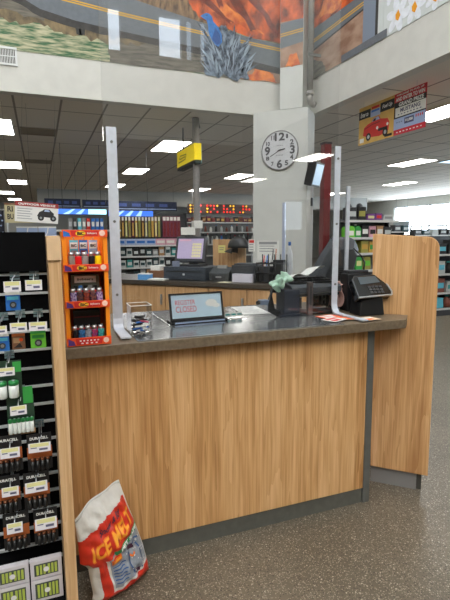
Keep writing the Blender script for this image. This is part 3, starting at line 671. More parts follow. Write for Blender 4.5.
# ------------------------------------------------------------------ register equipment at the right
t = thing('equipment_stand', 'black raised stand carrying register equipment on the counter', 'stand', (1.32, 2.12, TZ+.0045))
g = G(); g.box(-.14, .14, -.03, .20, .095, .110, BLACK); g.out('platform', t, .003)
g = G(); g.box(-.190, -.098, -.030, .06, 0, .135, NAVY); g.out('side_box', t, .005)
g = G(); g.box(-.215, -.098, -.038, -.0305, 0, .012, NAVY); g.out('side_base', t, .003)
g = G(); g.box(-.055, -.028, -.038, -.018, .0, .168, mat('taupe_post', (96, 86, 84), .45)); g.box(-.047, -.036, -.040, -.038, .05, .15, DARK); g.out('front_post', t, .002)
g = G(); g.box(-.10, .14, -.017, .1, 0, .010, BLACK); g.out('foot_plate', t, .002)
for x in (.12,): 
    g = G(); g.box(x-.01, x+.01, .15, .17, .01, .095, BLACK); g.out('leg', t)
t = thing('register_keyboard', 'long dark register keyboard lying across the raised stand', 'keyboard', (1.335, 2.20, TZ+.1150), 0)
g = G(); Mk = Matrix.Rotation(math.radians(7), 4, 'X')
g.poly([(-.02-.07, 0), (.12, 0), (.12, .058), (.10, .070), (-.07, .040), (-.09, .028)], -.15, .15, SLATE, frame((0, 0, 0), (0, 1, 0), (0, 0, 1))); g.out('housing', t, .003)
for k in range(3):
    g = G()
    for j in range(12): g.box(-.135+j*.0225, -.117+j*.0225, -.055+k*.045, -.025+k*.045, .046+k*.008, .054+k*.008, BLACK)
    g.out('key_row', t)
t = thing('receipt_strip', 'white strip of receipt paper lying over the dark keyboard', 'paper', (1.33, 2.21, TZ+.178), 0)
g = G(); g.surf(lambda u, v: Vector((-.11+.23*u, -.02+.05*v+.03*u, .008+.055*u+.012*math.sin(u*9+v*2))), 20, 4, PAPER); g.out('strip', t, solid=.001)
# crumpled pale green bag
t = thing('crumpled_bag', 'pale mint green crumpled plastic bag on the left of the register equipment', 'bag', (1.130, 2.13, TZ+.174))
MINT = mat('mint_plastic', (184, 218, 198), .4, noise=.14, nscale=18)
r = random.Random(12); g = G()
ph = [r.uniform(0, 6) for _ in range(8)]
def crump(u, v):
    a = 2*PI*u; b = PI*(v-.5); k = 1+.26*math.sin(5*a+ph[0]+3*v)+.2*math.sin(9*a+ph[1]-7*v)+.16*math.sin(13*v+ph[2]+3*a)
    return Vector((.044*k*math.cos(a)*math.cos(b), .035*k*math.sin(a)*math.cos(b), .006+.026*k*math.sin(b)+.018*math.cos(a)))
g.surf(crump, 40, 20, MINT, False); g.out('bag', t)
# cable bundle
t = thing('cable_bundle', 'black cables hanging at the left end of the register equipment', 'cables', (1.075, 2.15, TZ+.0045))
for k in range(5):
    g = G(); o = .010*k
    g.tube([(.10-o*.4, .05, .15-o), (.03-o*.5, .0, .15-.6*o), (-.01+o*.6, -.02+o*.5, .09), (-.02+o*1.2, -.04+o, .03), (.02+o*1.5, -.055+o, .006), (.09+o, -.05, .006)], .006, BLACK, n=8); g.out('cable', t)
g = G(); g.box(-.06, -.012, -.03, .01, .06, .085, mat('blue_grey_plug', (110, 126, 146), .5)); g.tube([(-.06, -.01, .072), (-.075, -.015, .07)], .011, BLACK, n=10); g.out('plug', t, .003)
# white carton under the stand with the big letter
t = thing('small_carton', 'small white carton with a big black H under the stand', 'box', (1.455, 2.29, TZ+.0045), -6)
g = G(); g.box(-.055, .055, -.025, .025, .012, .085, mat('carton_dark', (40, 38, 40), .6)); g.text('H H', .075, .048, PAPER, facing((0, -.0252, .05)), bold=.05); g.out('carton', t)
g = G(); g.box(-.05, .05, -.022, .022, 0, .012, GREY); g.out('tray', t)
t = thing('small_carton', 'small taupe and white carton under the stand, left of the H carton', 'box', (1.27, 2.25, TZ+.015), 8)
g = G(); g.box(-.045, .045, -.02, .02, 0, .06, mat('carton_taupe', (120, 108, 104), .6)); g.poly([(-.03, -.02), (.02, -.012), (.03, .02), (-.01, .012)], 0, .001, PAPER, facing((0, -.0202, .03))); g.out('carton', t)
g = G(); g.box(-.046, .046, -.021, .021, .0602, .064, PAPER); g.out('lid', t)
# pale pink cloth
t = thing('draped_cloth', 'pale pink cloth draped beside the card terminal behind the right post', 'cloth', (1.515, 2.2, TZ+.0045))
CLOTH = mat('pink_cloth', (196, 158, 148), .85, noise=.12, nscale=20)
g = G(); g.surf(lambda u, v: Vector((-.05+.085*u+.014*math.sin(v*6), -.035*math.sin(PI*u)+.018*math.sin(u*16+v*3), .02+(.17-.05*abs(u-.5))*v-.03*(v > .8)*(v-.8)*5+.006*math.sin(u*20))), 24, 16, CLOTH); g.out('cloth', t, solid=.002)
g = G(); g.box(-.03, .04, .01, .06, 0, .13, BLACK); g.out('stand', t, .004)
# monitor seen from behind
t = thing('pos_monitor', 'dark grey till monitor seen from behind, beside the red post', 'monitor', (1.64, 2.42, TZ+.0001), 10)
Mm = facing((0, 0, .235), 0, -20)
g = G()
f0 = [(-.165, -.10), (.165, -.12), (.145, .11), (.085, .17), (-.06, .172), (-.115, .06)]
f1 = [(x*.72, y*.72) for x, y in f0]
v = [(x, y, -.02) for x, y in f0]+[(x, y, .025) for x, y in f0]+[(x, y, .065) for x, y in f1]
n = 6; g.faces(v, [tuple(range(n-1, -1, -1)), tuple(range(2*n, 3*n))]+[(k*n+i, k*n+(i+1) % n, (k+1)*n+(i+1) % n, (k+1)*n+i) for k in range(2) for i in range(n)], SLATE, Mm); g.out('housing', t, .006)
g = G(); g.poly([(x*.95, y*.95) for x, y in f0], -.024, -.0205, BLACKG, Mm); g.out('screen', t)
g = G(); g.tube([(0, .0, .0), (0, .0, .12), (0, .0, .22)], .03, DARK, n=12); g.box(-.09, .09, -.08, .10, 0, .015, DARK); g.out('stand', t)
g = G()
for k in range(6): g.box(-.05, .05, -.06+k*.012, -.054+k*.012, .0652, .067, BLACK, Mm)
g.out('vent_slots', t)
# customer terminal on the right
t = thing('card_terminal', 'black customer terminal with tilted screen and silver edge at the counter right end', 'terminal', (1.575, 2.02, TZ+.0001), -8)
g = G(); g.poly([(-.07, 0), (.075, 0), (.07, .03), (.06, .11), (-.055, .11), (-.065, .03)], -.05, .06, BLACK, facing((0, 0, 0))); g.out('base', t, .006)
Mt = facing((.008, -.03, .155), 6, 42)
g = G(); g.poly([(-.108, -.075), (.098, -.066), (.108, -.045), (.088, .058), (.072, .07), (-.075, .066), (-.098, .04)], -.045, 0, BLACKG, Mt); g.out('head', t, .007)
g = G(); g.poly([(-.06, .052), (.05, .056), (.062, .015), (-.062, .005)], .0003, .002, mat('terminal_screen', (70, 80, 86), .15), Mt); g.out('screen', t)
g = G(); g.line([(-.106, -.074), (.097, -.066), (.107, -.044), (.089, .055)], .006, -.006, .0035, SILVER, Mt); g.out('silver_edge', t)
g = G()
for a in range(4):
    for b in range(3): g.box(-.025+a*.022, -.008+a*.022, -.018-b*.017, -.006-b*.017, .0003, .003, DARK, Mt)
g.out('keypad', t)
t = thing('terminal_block', 'plain black device block behind the tilted customer terminal', 'device', (1.615, 2.155, TZ+.0001), -8)
g = G(); g.box(-.08, .06, -.045, .04, 0, .205, BLACK); g.out('body', t, .006)
g = G(); g.box(-.07, .05, -.035, .03, .2052, .222, DARK); g.out('lid', t, .004)
g = G(); g.tube([(.04, .0, .222), (.05, .01, .26), (.03, .02, .30), (-.01, .03, .34)], .004, BLACK, n=6); g.out('cord', t)

# ------------------------------------------------------------------ security monitor on the column and the red post
t = thing('security_monitor', 'black monitor with pale lit screen hung on the column side by the red post', 'monitor', (3.80, 6.04, 2.24), -20)
Mm = facing((.0, 0, 0), 52, -14); LIT = mat('lit_screen', (150, 178, 200), .3, emit=.35)
g = G(); g.box(-.14, .14, -.17, .17, -.13, -.004, BLACK, Mm); g.out('housing', t, .008)
g = G(); g.box(-.115, .115, -.145, .145, -.0038, .001, LIT, Mm); g.out('screen', t)
g = G(); g.tube([(-.02, .06, .0), (-.06, .10, .15), (-.12, .14, .20)], .02, BLACK, n=8); g.tube([(-.08, .02, .23), (-.15, .20, .25)], .012, SILVER, n=8); g.out('bracket', t)
t = thing('post', 'tall dark red square post just right of the grey column', 'post', (4.13, 6.36, 0))
g = G(); g.box(-.06, .06, -.06, .06, .02, 2.74, REDD); g.out('shaft', t, .008)
g = G(); g.box(-.15, .15, -.15, .15, 0, .02, DARK); g.out('base_plate', t)
g = G(); g.box(-.065, .065, -.065, .065, 2.741, 2.77, DARK); g.out('cap', t)
# ================================================================== battery rack on the left
t = thing('display_rack', 'black slatted display rack with oak end board at the left edge', 'display rack', (0, 0, 0))
RB = mat('rack_black', (7, 7, 9), .8, spec=.1, noise=.15, nscale=14); RAIL = mat('rack_rail', (196, 200, 202), .4, .2)
g = G(); g.box(-.9, .016, 1.56, 1.60, 0, 1.378, RB); g.out('back_panel', t)
g = G()
for k in range(17): z = 1.252-k*.0587; g.box(-.9, .016, 1.5495, 1.5595, z-.0035, z+.0035, RAIL)
g.out('slat_rails', t)
g = G(); g.box(-.9, .016, 1.535, 1.5595, 1.262, 1.378, RB); g.out('header_panel', t)
g = G(); g.box(-.9, .016, 1.36, 1.5595, 0, .262, RB); g.box(-.9, .016, 1.352, 1.36, .245, .258, RAIL); g.out('base_shelf', t)
g = G(); g.box(.0185, .0515, 1.38, 1.848, 0, 1.366, OAKEDGE); eb = g.out('end_board', t, .0015)
g = G(); g.box(.017, .053, 1.374, 1.3795, 1.30, 1.364, mat('pale_oak_cap', (222, 188, 148), .45, noise=.06, nscale=30)); g.out('end_cap', eb)
g = G(); g.box(.0505, .0525, 1.385, 1.395, 1.15, 1.29, DARK); g.out('edge_strip', eb)
PTAG = mat('price_tag', (226, 222, 226), .5); INK = mat('tag_ink', (96, 96, 120), .6)
rows = ['top', 'top', 'second', 'second', 'second', 'third', 'fourth', 'fifth', 'fifth', 'sixth', 'sixth', 'bottom', 'bottom']
side = ['left', 'right', 'cut off left', 'middle', 'right', 'only', 'only', 'left', 'right', 'left', 'right', 'left', 'right']
hooks = [(-.076, 1.230, .043, .029), (-.022, 1.232, .043, .028), (-.115, 1.113, .037, .022), (-.067, 1.117, .043, .025), (-.017, 1.116, .047, .025), (-.105, .995, .042, .023), (-.081, .881, .043, .026), (-.110, .760, .051, .029), (-.032, .763, .060, .027), (-.116, .645, .044, .027), (-.047, .645, .060, .031), (-.111, .532, .042, .031), (-.027, .526, .060, .034)]
for i, (x, z, w, h) in enumerate(hooks):
    o = thing('display_hook', '%s price tag hook on the %s row of the black battery rack' % (side[i], rows[i]), 'hook', (x, 1.40, z), 0, 'price tag hooks on the battery rack')
    g = G(); g.tube([(0, .150, h*.5+.006), (0, .02, h*.5+.005), (0, .004, h*.5+.002), (0, .004, h*.2)], .0016, SILVER, n=6); g.tube([(.006, .150, h*.5+.013), (.006, .01, h*.5+.011)], .0013, SILVER, n=6); g.out('wire', o)
    g = G()
    for k in range(3): g.box(-.013, .014, .145, .149, h*.5-.008+k*.009, h*.5-.002+k*.009, mat('hook_clip', (126, 148, 152), .4, .4))
    g.out('clip', o)
    g = G(); Mt = facing((0, 0, 0), random.Random(i).uniform(-6, 6), 4); g.box(-w/2, w/2, -h/2, h/2, -.0008, .0008, PTAG, Mt); g.box(-w*.42, w*.42, h*.10, h*.46, .0008, .0011, YELD, Mt)
    g.box(-w*.40, -w*.12, -h*.05, h*.04, .0008, .0012, INK, Mt); g.text('%d.99' % (5+i), w*.42, h*.26, INK, Mt @ Matrix.Translation((w*.14, -h*.16, .0008)), bold=.03) if False else g.box(-w*.02, w*.36, -h*.30, -h*.08, .0008, .0012, INK, Mt)
    g.out('price_tag', o)
def card(name, lab, cat, x, z, w, h, y=1.44, grp=None): return thing(name, lab, cat, (x, y, z), 0, grp)
F0 = facing((0, 0, 0))
for lab, x, z, w, h, m, m2, kind in (('blue coin cell card hanging below the top left price tag', -.079, 1.186, .037, .053, BLUE, CYAN, 'coin'), ('blue coin cell card at the far left of the second row of cards', -.113, 1.071, .035, .051, BLUE, CYAN, 'coin'),
        ('brown and orange photo card in the middle of the second row of cards', -.071, 1.070, .034, .045, BROWN, COPPER, 'photo'), ('bright green coin cell card right of the brown card', -.019, 1.072, .041, .052, LIME, GREEN, 'coin')):
    o = card('coin_cell_card', lab, 'battery card', x, z, w, h, grp='cards on the battery rack')
    g = G(); g.box(-w/2, w/2, -h/2, h/2, -.001, .001, m, F0); g.box(-w/2, w/2, h*.32, h/2, .001, .0014, PAPER if kind == 'coin' and m is BLUE else m2, F0)
    if kind == 'photo': g.box(-w*.4, w*.1, -h*.1, h*.25, .001, .0014, TAN, F0); g.poly([(-w*.4, -h*.4), (w*.3, -h*.4), (w*.1, -h*.1)], .001, .0014, BLACKP, F0); g.disc(w*.2, h*.1, w*.15, .001, .0015, ORANGE2, F0, 10)
    else: g.box(-w*.4, w*.4, h*.06, h*.24, .001, .0014, m2, F0)
    g.out('card', o)
    if kind == 'coin':
        g = G(); g.disc(0, -h*.2, w*.24, .001, .004, mat('coin_cell', (86, 92, 92), .3, .6), F0, 16); g.disc(0, -h*.2, w*.14, .004, .0045, SILVER, F0, 12); g.out('coin_cell', o)
def cells(o, n, r, h, x0, dx, zc, top, body, rows=1):
    for k in range(n):
        c = G(); Mk = Matrix.Translation((x0+k*dx, -.008-r, zc-h/2))
        c.lathe([(r*.9, 0), (r, .002), (r, h*.72)], body, Mk, 12); c.lathe([(r, h*.72), (r, h*.94), (r*.85, h*.96)], top, Mk, 12); c.lathe([(r*.35, h*.96), (r*.35, h)], SILVER, Mk, 8); c.out('battery', o)
WBODY = mat('battery_white', (214, 218, 214), .4); GTOP = mat('battery_green', (46, 140, 74), .4)
o = card('battery_pack', 'pack of two fat white and green batteries below the third row price tag', 'battery pack', -.103, .962, .057, .102, grp='battery packs on the rack')
g = G(); g.box(-.034, .034, -.051, .054, -.001, .001, mat('dark_green_card', (40, 66, 48), .5), F0); g.box(.012, .034, .02, .05, .001, .0015, GREEN, F0); g.out('card', o)
cells(o, 2, .0135, .05, -.018, .0305, -.022, GTOP, WBODY)
o = card('battery_pack', 'pack of six slim white and green batteries below the fourth row price tag', 'battery pack', -.077, .851, .069, .111, grp='battery packs on the rack')
g = G(); g.box(-.036, .036, -.056, .060, -.001, .001, mat('dark_green_card', (40, 66, 48), .5), F0); g.box(.008, .034, .035, .085, .001, .0015, GREEN, F0); g.box(-.036, .036, -.056, -.040, .001, .0014, TAN, F0); g.out('card', o)
cells(o, 6, .0055, .045, -.029, .0114, -.024, GTOP, WBODY)
for i, (x, z, w, h, nm) in enumerate(((-.115, .740, .07, .097, 'fifth row left'), (-.033, .732, .068, .099, 'fifth row right'), (-.126, .619, .068, .099, 'sixth row left'), (-.047, .615, .071, .101, 'sixth row right'), (-.109, .501, .070, .101, 'bottom row left'), (-.028, .497, .067, .097, 'bottom row right'))):
    o = card('battery_pack', 'black and copper battery pack hanging on the %s hook' % nm, 'battery pack', x, z, w, h, 1.43, 'battery packs on the rack')
    g = G(); g.box(-w/2, w/2, -h/2, h/2+.012, -.001, .001, BLACKP, F0); g.text('DURACELL', w*.74, .0085, WHITE, facing((0, -.0012, h/2-.0015)), bold=.04); g.box(-w/2, w/2, -.012, .022, .001, .0016, COPPER, F0); g.out('card', o)
    for k in range(4):
        c = G(); Mk = Matrix.Translation((-w*.3+k*w*.2, -.0085, -h*.47)); c.lathe([(.0052, 0), (.0055, .001), (.0055, .030)], mat('battery_black', (36, 36, 36), .3, .3), Mk, 10); c.lathe([(.0055, .030), (.0055, .036), (.002, .0365), (.002, .038)], mat('battery_top', (120, 72, 44), .35, .4), Mk, 10); c.out('battery', o)
# boxes of work lights on the base shelf
WBOX = mat('box_white', (206, 200, 206), .6); LGT = mat('yellow_green_strip', (176, 190, 84), .5); WIN = mat('box_window', (70, 76, 70), .4)
bl = ['upper box on the right', 'upper box on the left', 'upper box at the far left', 'lower box on the right', 'lower box on the left', 'lower box at the far left']
for i in range(6):
    x = -.0345-.094*(i % 3); z = .2625 if i > 2 else .3375
    hz = .070 if i > 2 else .058
    o = thing('lamp_box', 'white light carton with yellow strips, %s of the rack base' % bl[i], 'box', (x, 1.425, z), 0, 'work light boxes on the rack base')
    g = G(); g.box(-.045, .045, 0, .022, 0, hz, WBOX); g.out('carton', o, .001)
    g = G(); g.box(-.034, .034, -.001, -.0002, .010, hz-.010, WIN)
    for k in range(6):
        xx = -.028+k*.0098+(.003 if k > 2 else 0); g.box(xx, xx+.0066, -.0022, -.001, .014, hz-.014, LGT)
    g.disc(0, hz*.5, .008, .0022, .0030, PTAG, facing((0, 0, 0)), 12); g.out('printed_window', o)

# ------------------------------------------------------------------ bag of ice melt
t = thing('ice_melt_bag', 'red and white plastic bag of ICE MELT leaning against the counter front', 'bag', (.2, 1.70, 0))
BW = mat('bag_white', (218, 216, 210), .34, noise=.03, nscale=38, bump=.9); BR_ = mat('bag_red', (212, 54, 34), .32, noise=.06, nscale=34, bump=.8); BG = mat('bag_picture_grey', (150, 156, 166), .36, noise=.10, nscale=60, bump=.7)
BO = mat('bag_orange', (240, 120, 40), .4); BY = mat('bag_yellow_letters', (250, 168, 50), .45); BGR = mat('bag_green', (60, 150, 90), .45); BDK = mat('bag_dark_script', (84, 48, 70), .5); BLU = mat('bag_blue_lines', (60, 96, 150), .5)
o0 = Vector((.2, 1.70, 0))
PBL, PBR, PTL, PTR = Vector((.098, 1.655, .004)), Vector((.348, 1.786, .004)), Vector((.060, 1.650, .372)), Vector((.243, 1.800, .408))
NH = Vector((.47, -.88, 0)).normalized()
def prof(v): return max(0, min(1, (v+.001)/.10))**.5*(1-max(0, (v-.62)/.38)**1.0)**.9 if v < 1 else 0.
def bagp(u, v, side=1, extra=0.):
    p = PBL.lerp(PBR, u).lerp(PTL.lerp(PTR, u), v)
    e = max(0., math.sin(PI*min(1, max(0, u))))**.55
    th = (.062 if side > 0 else .034)*e*prof(v)
    th += (.0035*math.sin(31*u+9*v)+.003*math.sin(17*v*(1+.4*u)-6*u))*e*(1 if side > 0 else .3)*min(1, v*8)*min(1, (1-v)*9)
    th += side*0 + (.0026*math.sin(23*u+31*v+2*math.sin(9*v))+.0022*math.sin(44*u-13*v)+.0016*math.sin(52*v+11*u))*e*min(1, v*6)*min(1, (1-v)*7)*(1 if side > 0 else .2)
    wav = .006*math.sin(11*u+1)*max(0, v-.8)*5
    squeeze = 1-.05*math.sin(PI*v*.9)
    c = PBL.lerp(PBR, .5).lerp(PTL.lerp(PTR, .5), v); p = c+(p-c)*(1+.05*math.sin(PI*min(1, v/.75)) if v < .75 else 1)
    if v < .52: p = p+(PBR-PBL)*(.10*(1-u)**2*min(1, (.52-v)*12)*min(1, v*6+.2))
    p.z += .016*math.sin(PI*u)*max(0, v-.7)/.3
    return p+NH*(side*th+wav+extra)-o0
def pick(u, v):
    v0 = v; v = v-.13*(u-.5) if v > .42 else v
    if v > .815+.01*math.sin(5*u): return BW
    if u > .95 and v > .55: return BW
    if v > .50: return BW if (u < .05 and v < .56) else BR_
    if u < .11: return BW
    if u < .25 or v < .10+.05*u: return BR_
    if u < .28 or u > .955 or v < .13+.05*u: return BW
    if .30 < u < .5 and .40 < v < .485: return BO
    if u > .28 and v > .12: return BG
    return BW
g = G(); g.surf(lambda u, v: bagp(u, v, 1), 110, 130, BW, True, pick); g.surf(lambda u, v: bagp(u, v, -1), 20, 24, BW)
bag = g.out('bag_body', t)
def bw(uc, vc, ext=.0035): return lambda x, y, z: bagp(min(.985, max(.015, uc+x)), min(.99, max(0.01, vc+y+.15*(uc+x-.5))), 1, ext)
g = G()
g.text('ICE MELT', .82, .150, BO, ID, .06, bw(.52, .636, .003), .1)
g.text('ICE MELT', .80, .125, BY, ID, .02, bw(.52, .640, .0045), .1)
g.text('Snow & Ice', .46, .052, BDK, ID, .03, bw(.52, .762), .3)
g.text('PET SAFE', .42, .036, WHITE, ID, .05, bw(.72, .505, .005))
g.out('lettering', t)
g = G()
def strip(u0, u1, v0, v1, m, ext=.002, n=8, sl=0.): g.surf(lambda a, b: bagp(u0+(u1-u0)*a, v0+(v1-v0)*b+sl*(u0+(u1-u0)*a-.5), 1, ext), n, 3, m)
strip(.42, .96, .480, .530, BGR, .003, 14, .15)
for k in range(6): strip(.31, .54-.03*(k % 2), .36-k*.034, .372-k*.034, BLU, .002)
strip(.32, .48, .42, .44, BY, .003); strip(.34, .46, .455, .468, RED, .003)
def stroke(pts, w, m, ext=.003):
    for (a, b), (c, d) in zip(pts, pts[1:]):
        l = math.hypot(c-a, d-b); nx, ny = -(d-b)/l*w, (c-a)/l*w
        g.surf(lambda s, q: bagp(a+(c-a)*s+nx*(q-.5), b+(d-b)*s+ny*(q-.5), 1, ext), 6, 2, m)
stroke([(.80, .45), (.86, .36), (.85, .22), (.80, .17)], .02, BLU); stroke([(.62, .42), (.60, .3), (.64, .19)], .022, BLU); stroke([(.72, .47), (.80, .49), (.90, .46)], .015, BLU)
stroke([(.62, .47), (.74, .45)], .05, BDK); stroke([(.66, .19), (.76, .17)], .04, BDK); stroke([(.64, .38), (.68, .35), (.72, .385)], .022, BO)
r = random.Random(3)
for k in range(34):
    u, v = r.uniform(.56, .94), r.uniform(.17, .47); strip(u, u+.016, v, v+.011, WHITE, .0035, 2)
g.out('printed_picture', t)
g = G(); g.surf(lambda a, b: PTL.lerp(PTR, a)-o0+NH*(.004+.006*math.sin(11*a+1))+Vector((0, 0, -.014+.010*b+.016*math.sin(PI*a))), 24, 2, mat('bag_seam', (196, 194, 188), .5)); g.out('top_seam', t, solid=.002)

# ================================================================== rear counter (opposite side of the till island)
Br = Vector((1.364, 4.307, 0)); Mrc = frame(Br, E45)   # x along the front, y up, z towards the viewer
t = thing('rear_counter', 'oak rear counter with dark top behind the register sign', 'counter', (0, 0, 0))
OAK3 = wood('oak_laminate_rear', (160, 120, 80), (190, 150, 106), (210, 172, 128), seed=14.)
RS = [-1.25, -.82, -.335, .137, .53, .93, 1.30]
DTOP = mat('dark_counter_top', (70, 62, 54), .35, noise=.12, nscale=40)
g = G(); g.box(-1.25, 1.30, .08, .893, -.62, -.022, mat('carcass_tan', (150, 116, 80), .6), Mrc); g.out('carcass', t)
g = G(); g.box(-1.25, 1.30, 0, .0795, -.55, -.06, KICK, Mrc); g.out('kick_plate', t)
for a, b in zip(RS, RS[1:]):
    g = G(); g.box(a+.004, b-.004, .09, .88, -.0215, -.004, OAK3, Mrc); d = g.out('door', t, .002)
    g = G(); g.box(b-.05, b-.035, .70, .80, -.0035, .012, SILVER, Mrc); g.out('handle', d)
g = G(); g.box(-1.27, 1.32, .8935, .935, -.64, .015, DTOP, Mrc); g.out('countertop', t, .003)
RZ = .9355
def rc(s, d): return Br+E45*s-N45*d+Vector((0, 0, RZ))    # s along, d back from the front edge
# till screen
p = rc(-.16, .26)
t = thing('pos_terminal', 'till touch screen with lilac display standing on the cash drawer', 'till', p+Vector((0, 0, .1325)), -45)
Mq = facing((-.01, -.02, .175), 0, 14)
g = G(); g.box(-.175, .165, -.135, .13, -.05, 0, mat('till_bezel', (52, 54, 60), .4), Mq); g.out('housing', t, .01)
LCD = mat('till_display', (168, 156, 186), .3, emit=.22); g = G(); g.box(-.145, .14, -.10, .105, .0005, .002, LCD, Mq)
for a in range(4):
    for b in range(5): g.box(.02+a*.026, .042+a*.026, -.085+b*.03, -.062+b*.03, .002, .003, mat('till_keys', (206, 198, 150), .4, emit=.2), Mq)
g.box(-.13, .0, .08, .098, .002, .003, mat('till_bar', (206, 160, 180), .4, emit=.2), Mq); g.out('display', t)
g = G(); g.tube([(0, .03, .0), (0, .02, .1)], .05, DARK, n=12); g.box(-.12, .12, -.08, .1, 0, .02, DARK); g.out('stand', t)
g = G(); g.box(-.16, -.09, -.135, -.10, .0, .055, mat('reader_grey', (120, 130, 150), .5)); g.out('card_slot', t, .004)
g = G(); g.box(-.10, .06, -.05, -.046, .315, .39, PAPER); g.out('top_label', t)
t = thing('cash_drawer', 'wide dark cash drawer under the till screen on the rear counter', 'cash drawer', p, -45)
g = G(); g.box(-.235, .235, -.18, .2, 0, .132, mat('drawer_slate', (44, 52, 62), .5)); g.out('body', t, .004)
g = G(); g.box(-.222, .222, -.188, -.181, .012, .12, mat('drawer_front', (54, 62, 72), .45)); d = g.out('drawer', t, .002)
g = G(); g.tube([(0, -.19, .062), (0, -.196, .062)], .012, SILVER, n=12); g.out('lock', d)
g = G(); g.box(-.2, .2, -.19, -.1885, .085, .095, BLACK); g.out('slot', d)
t = thing('receipt_printer', 'dark grey printer beside the cash drawer on the rear counter', 'printer', rc(.19, .22), -45)
g = G(); g.poly([(-.09, 0), (.09, 0), (.09, .11), (.02, .135), (-.09, .08)], -.105, .105, mat('printer_grey', (58, 62, 64), .5), frame((0, 0, 0), (0, 1, 0), (0, 0, 1))); g.out('body', t, .006)
g = G(); g.box(-.07, .07, -.094, -.0905, .02, .06, DARK); g.out('front_door', t); g = G(); g.box(-.03, .03, -.0975, -.0945, .035, .05, GREY); g.out('button_strip', t)
g = G(); g.box(-.05, .05, -.01, .01, .1, .15, mat('till_roll', (150, 150, 146), .8)); g.out('paper_roll', t)
t = thing('paper_sheet', 'cream sheet of paper lying on the rear counter before the printer', 'paper', rc(.29, .07), -60)
g = G(); g.box(-.06, .06, -.05, .05, 0, .002, mat('cream_paper', (216, 210, 180), .8)); g.out('sheet', t)
t = thing('laser_printer', 'dark printer with white paper tray below the black cap', 'printer', rc(.455, .20), -45)
g = G(); g.box(-.12, .12, -.10, .12, .085, .16, DARK); g.box(-.12, -.10, -.1, .12, 0, .085, DARK); g.box(.1, .12, -.1, .12, 0, .085, DARK); g.out('body', t, .006)
g = G(); g.box(-.098, .098, -.13, .1, .004, .082, mat('paper_stack', (206, 204, 216), .8)); g.out('paper_tray', t); g = G(); g.box(-.11, .09, -.06, .1, .161, .175, SLATE); g.out('lid', t, .004)
# wire organiser with pens
t = thing('desk_organizer', 'black wire desk organiser full of pens at the rear counter right end', 'organizer', rc(.70, .21), -45)
g = G()
for k in range(5): g.tube([(-.12+k*.06, -.08, 0), (-.12+k*.06, -.08, .19)], .006, BLACK, n=6); g.tube([(-.12+k*.06, .08, 0), (-.12+k*.06, .08, .26)], .006, BLACK, n=6)
for z in (.01, .09, .18): g.tube([(-.125, -.08, z), (.125, -.08, z), (.125, .08, z), (-.125, .08, z), (-.125, -.08, z)], .007, BLACK, n=6)
g.out('wire_frame', t)
g = G(); g.box(-.115, .115, -.07, .07, .0, .012, DARK); g.box(-.11, .0, -.05, .06, .012, .15, DARK); g.box(.01, .11, .0, .07, .012, .21, BLACK); g.out('tray', t)
for i, (nm, m) in enumerate((('red', RED), ('blue', BLUE), ('white', WHITE), ('black', BLACK), ('copper', COPPER))):
    q = thing('pen', '%s pen standing in the black desk organiser' % nm, 'pen', rc(.62+.03*i, .20)+Vector((0, 0, .152 if i < 3 else .212)), 10*i, 'pens in the organiser')
    g = G(); g.tube([(0, 0, 0), (.01, 0, .10)], .005, m, n=8); g.out('barrel', q); g = G(); g.tube([(.01, 0, .10), (.0115, 0, .115)], .003, SILVER, n=8); g.out('tip', q)
# cabinet back panel with a note and a cap
t = thing('oak_partition', 'short oak partition board standing at the back of the rear counter', 'partition', rc(.11, .535), -45)
g = G(); g.box(-.17, .20, 0, .02, 0, .40, OAK3); g.out('board', t, .002); g = G(); g.box(-.19, .20, -.05, .07, 0, .012, DTOP); g.out('foot', t)
PZ = .935
t = thing('sticky_note', 'small square yellow sticky note on the oak partition', 'note', rc(.045, .534)+Vector((0, 0, .30)), -45)
g = G(); g.box(-.04, .04, -.002, 0, -.04, .04, mat('note_yellow', (222, 212, 130), .8)); g.out('note', t); g = G(); g.box(-.028, .028, -.0025, -.002, .01, .016, INK); g.box(-.028, .02, -.0025, -.002, -.01, -.004, INK); g.out('ink_lines', t)
t = thing('baseball_cap', 'black baseball cap hanging on the oak partition', 'cap', rc(.27, .47)+Vector((0, 0, .335)), -45)
g = G(); g.surf(lambda u, v: Vector((.115*math.cos(2*PI*u)*math.cos(v*PI/2)**.8, .08*math.sin(2*PI*u)*math.cos(v*PI/2)**.8-.03, -.02+.11*math.sin(v*PI/2))), 24, 8, BLACK); g.out('crown', t, solid=.003)
g = G(); g.surf(lambda u, v: Vector((-.10+.0*v-.115*math.sin(PI*u)*v+.06, -.11+.16*u, -.025-.05*v+.02*math.sin(PI*u))), 14, 6, BLACK); g.out('brim', t, solid=.004)
g = G(); g.tube([(0, -.03, .085), (0, -.03, .094)], .01, BLACK, n=8); g.out('button', t)
for nm, s, d, z0, z1, w, m, lab in (('red', .42, .42, .28, .40, .062, RED, 'small white sign with red head beside the black cap'), ('white', .59, .42, .20, .385, .22, PAPER, 'white printed notice standing right of the black cap')):
    t = thing('notice_sign', lab, 'sign', rc(s, d), -45)
    g = G(); g.box(-w/2, w/2, -.003, .003, z0, z1, PAPER); g.box(-w*.42, w*.42, -.0036, -.003, z1-.035, z1-.008, m if nm == 'red' else GREY)
    for k in range(3): g.box(-w*.4, w*.3, -.0036, -.003, z1-.055-k*.025, z1-.047-k*.025, GREY)
    g.out('sheet', t); g = G(); g.box(-.006, .006, .0035, .012, 0, z1-.02, GREY); g.box(-.03, .03, -.03, .03, 0, .006, GREY); g.out('stand', t)
t = thing('bottle', 'tall white bottle near the notice at the rear counter end', 'bottle', rc(.80, .45), -45)
g = G(); g.lathe([(.028, 0), (.03, .01), (.03, .26), (.012, .31), (.012, .34)], mat('bottle_white', (206, 210, 214), .3), n=14); g.out('body', t); g = G(); g.lathe([(.014, .34), (.014, .375)], BLUE, n=10); g.out('cap', t)
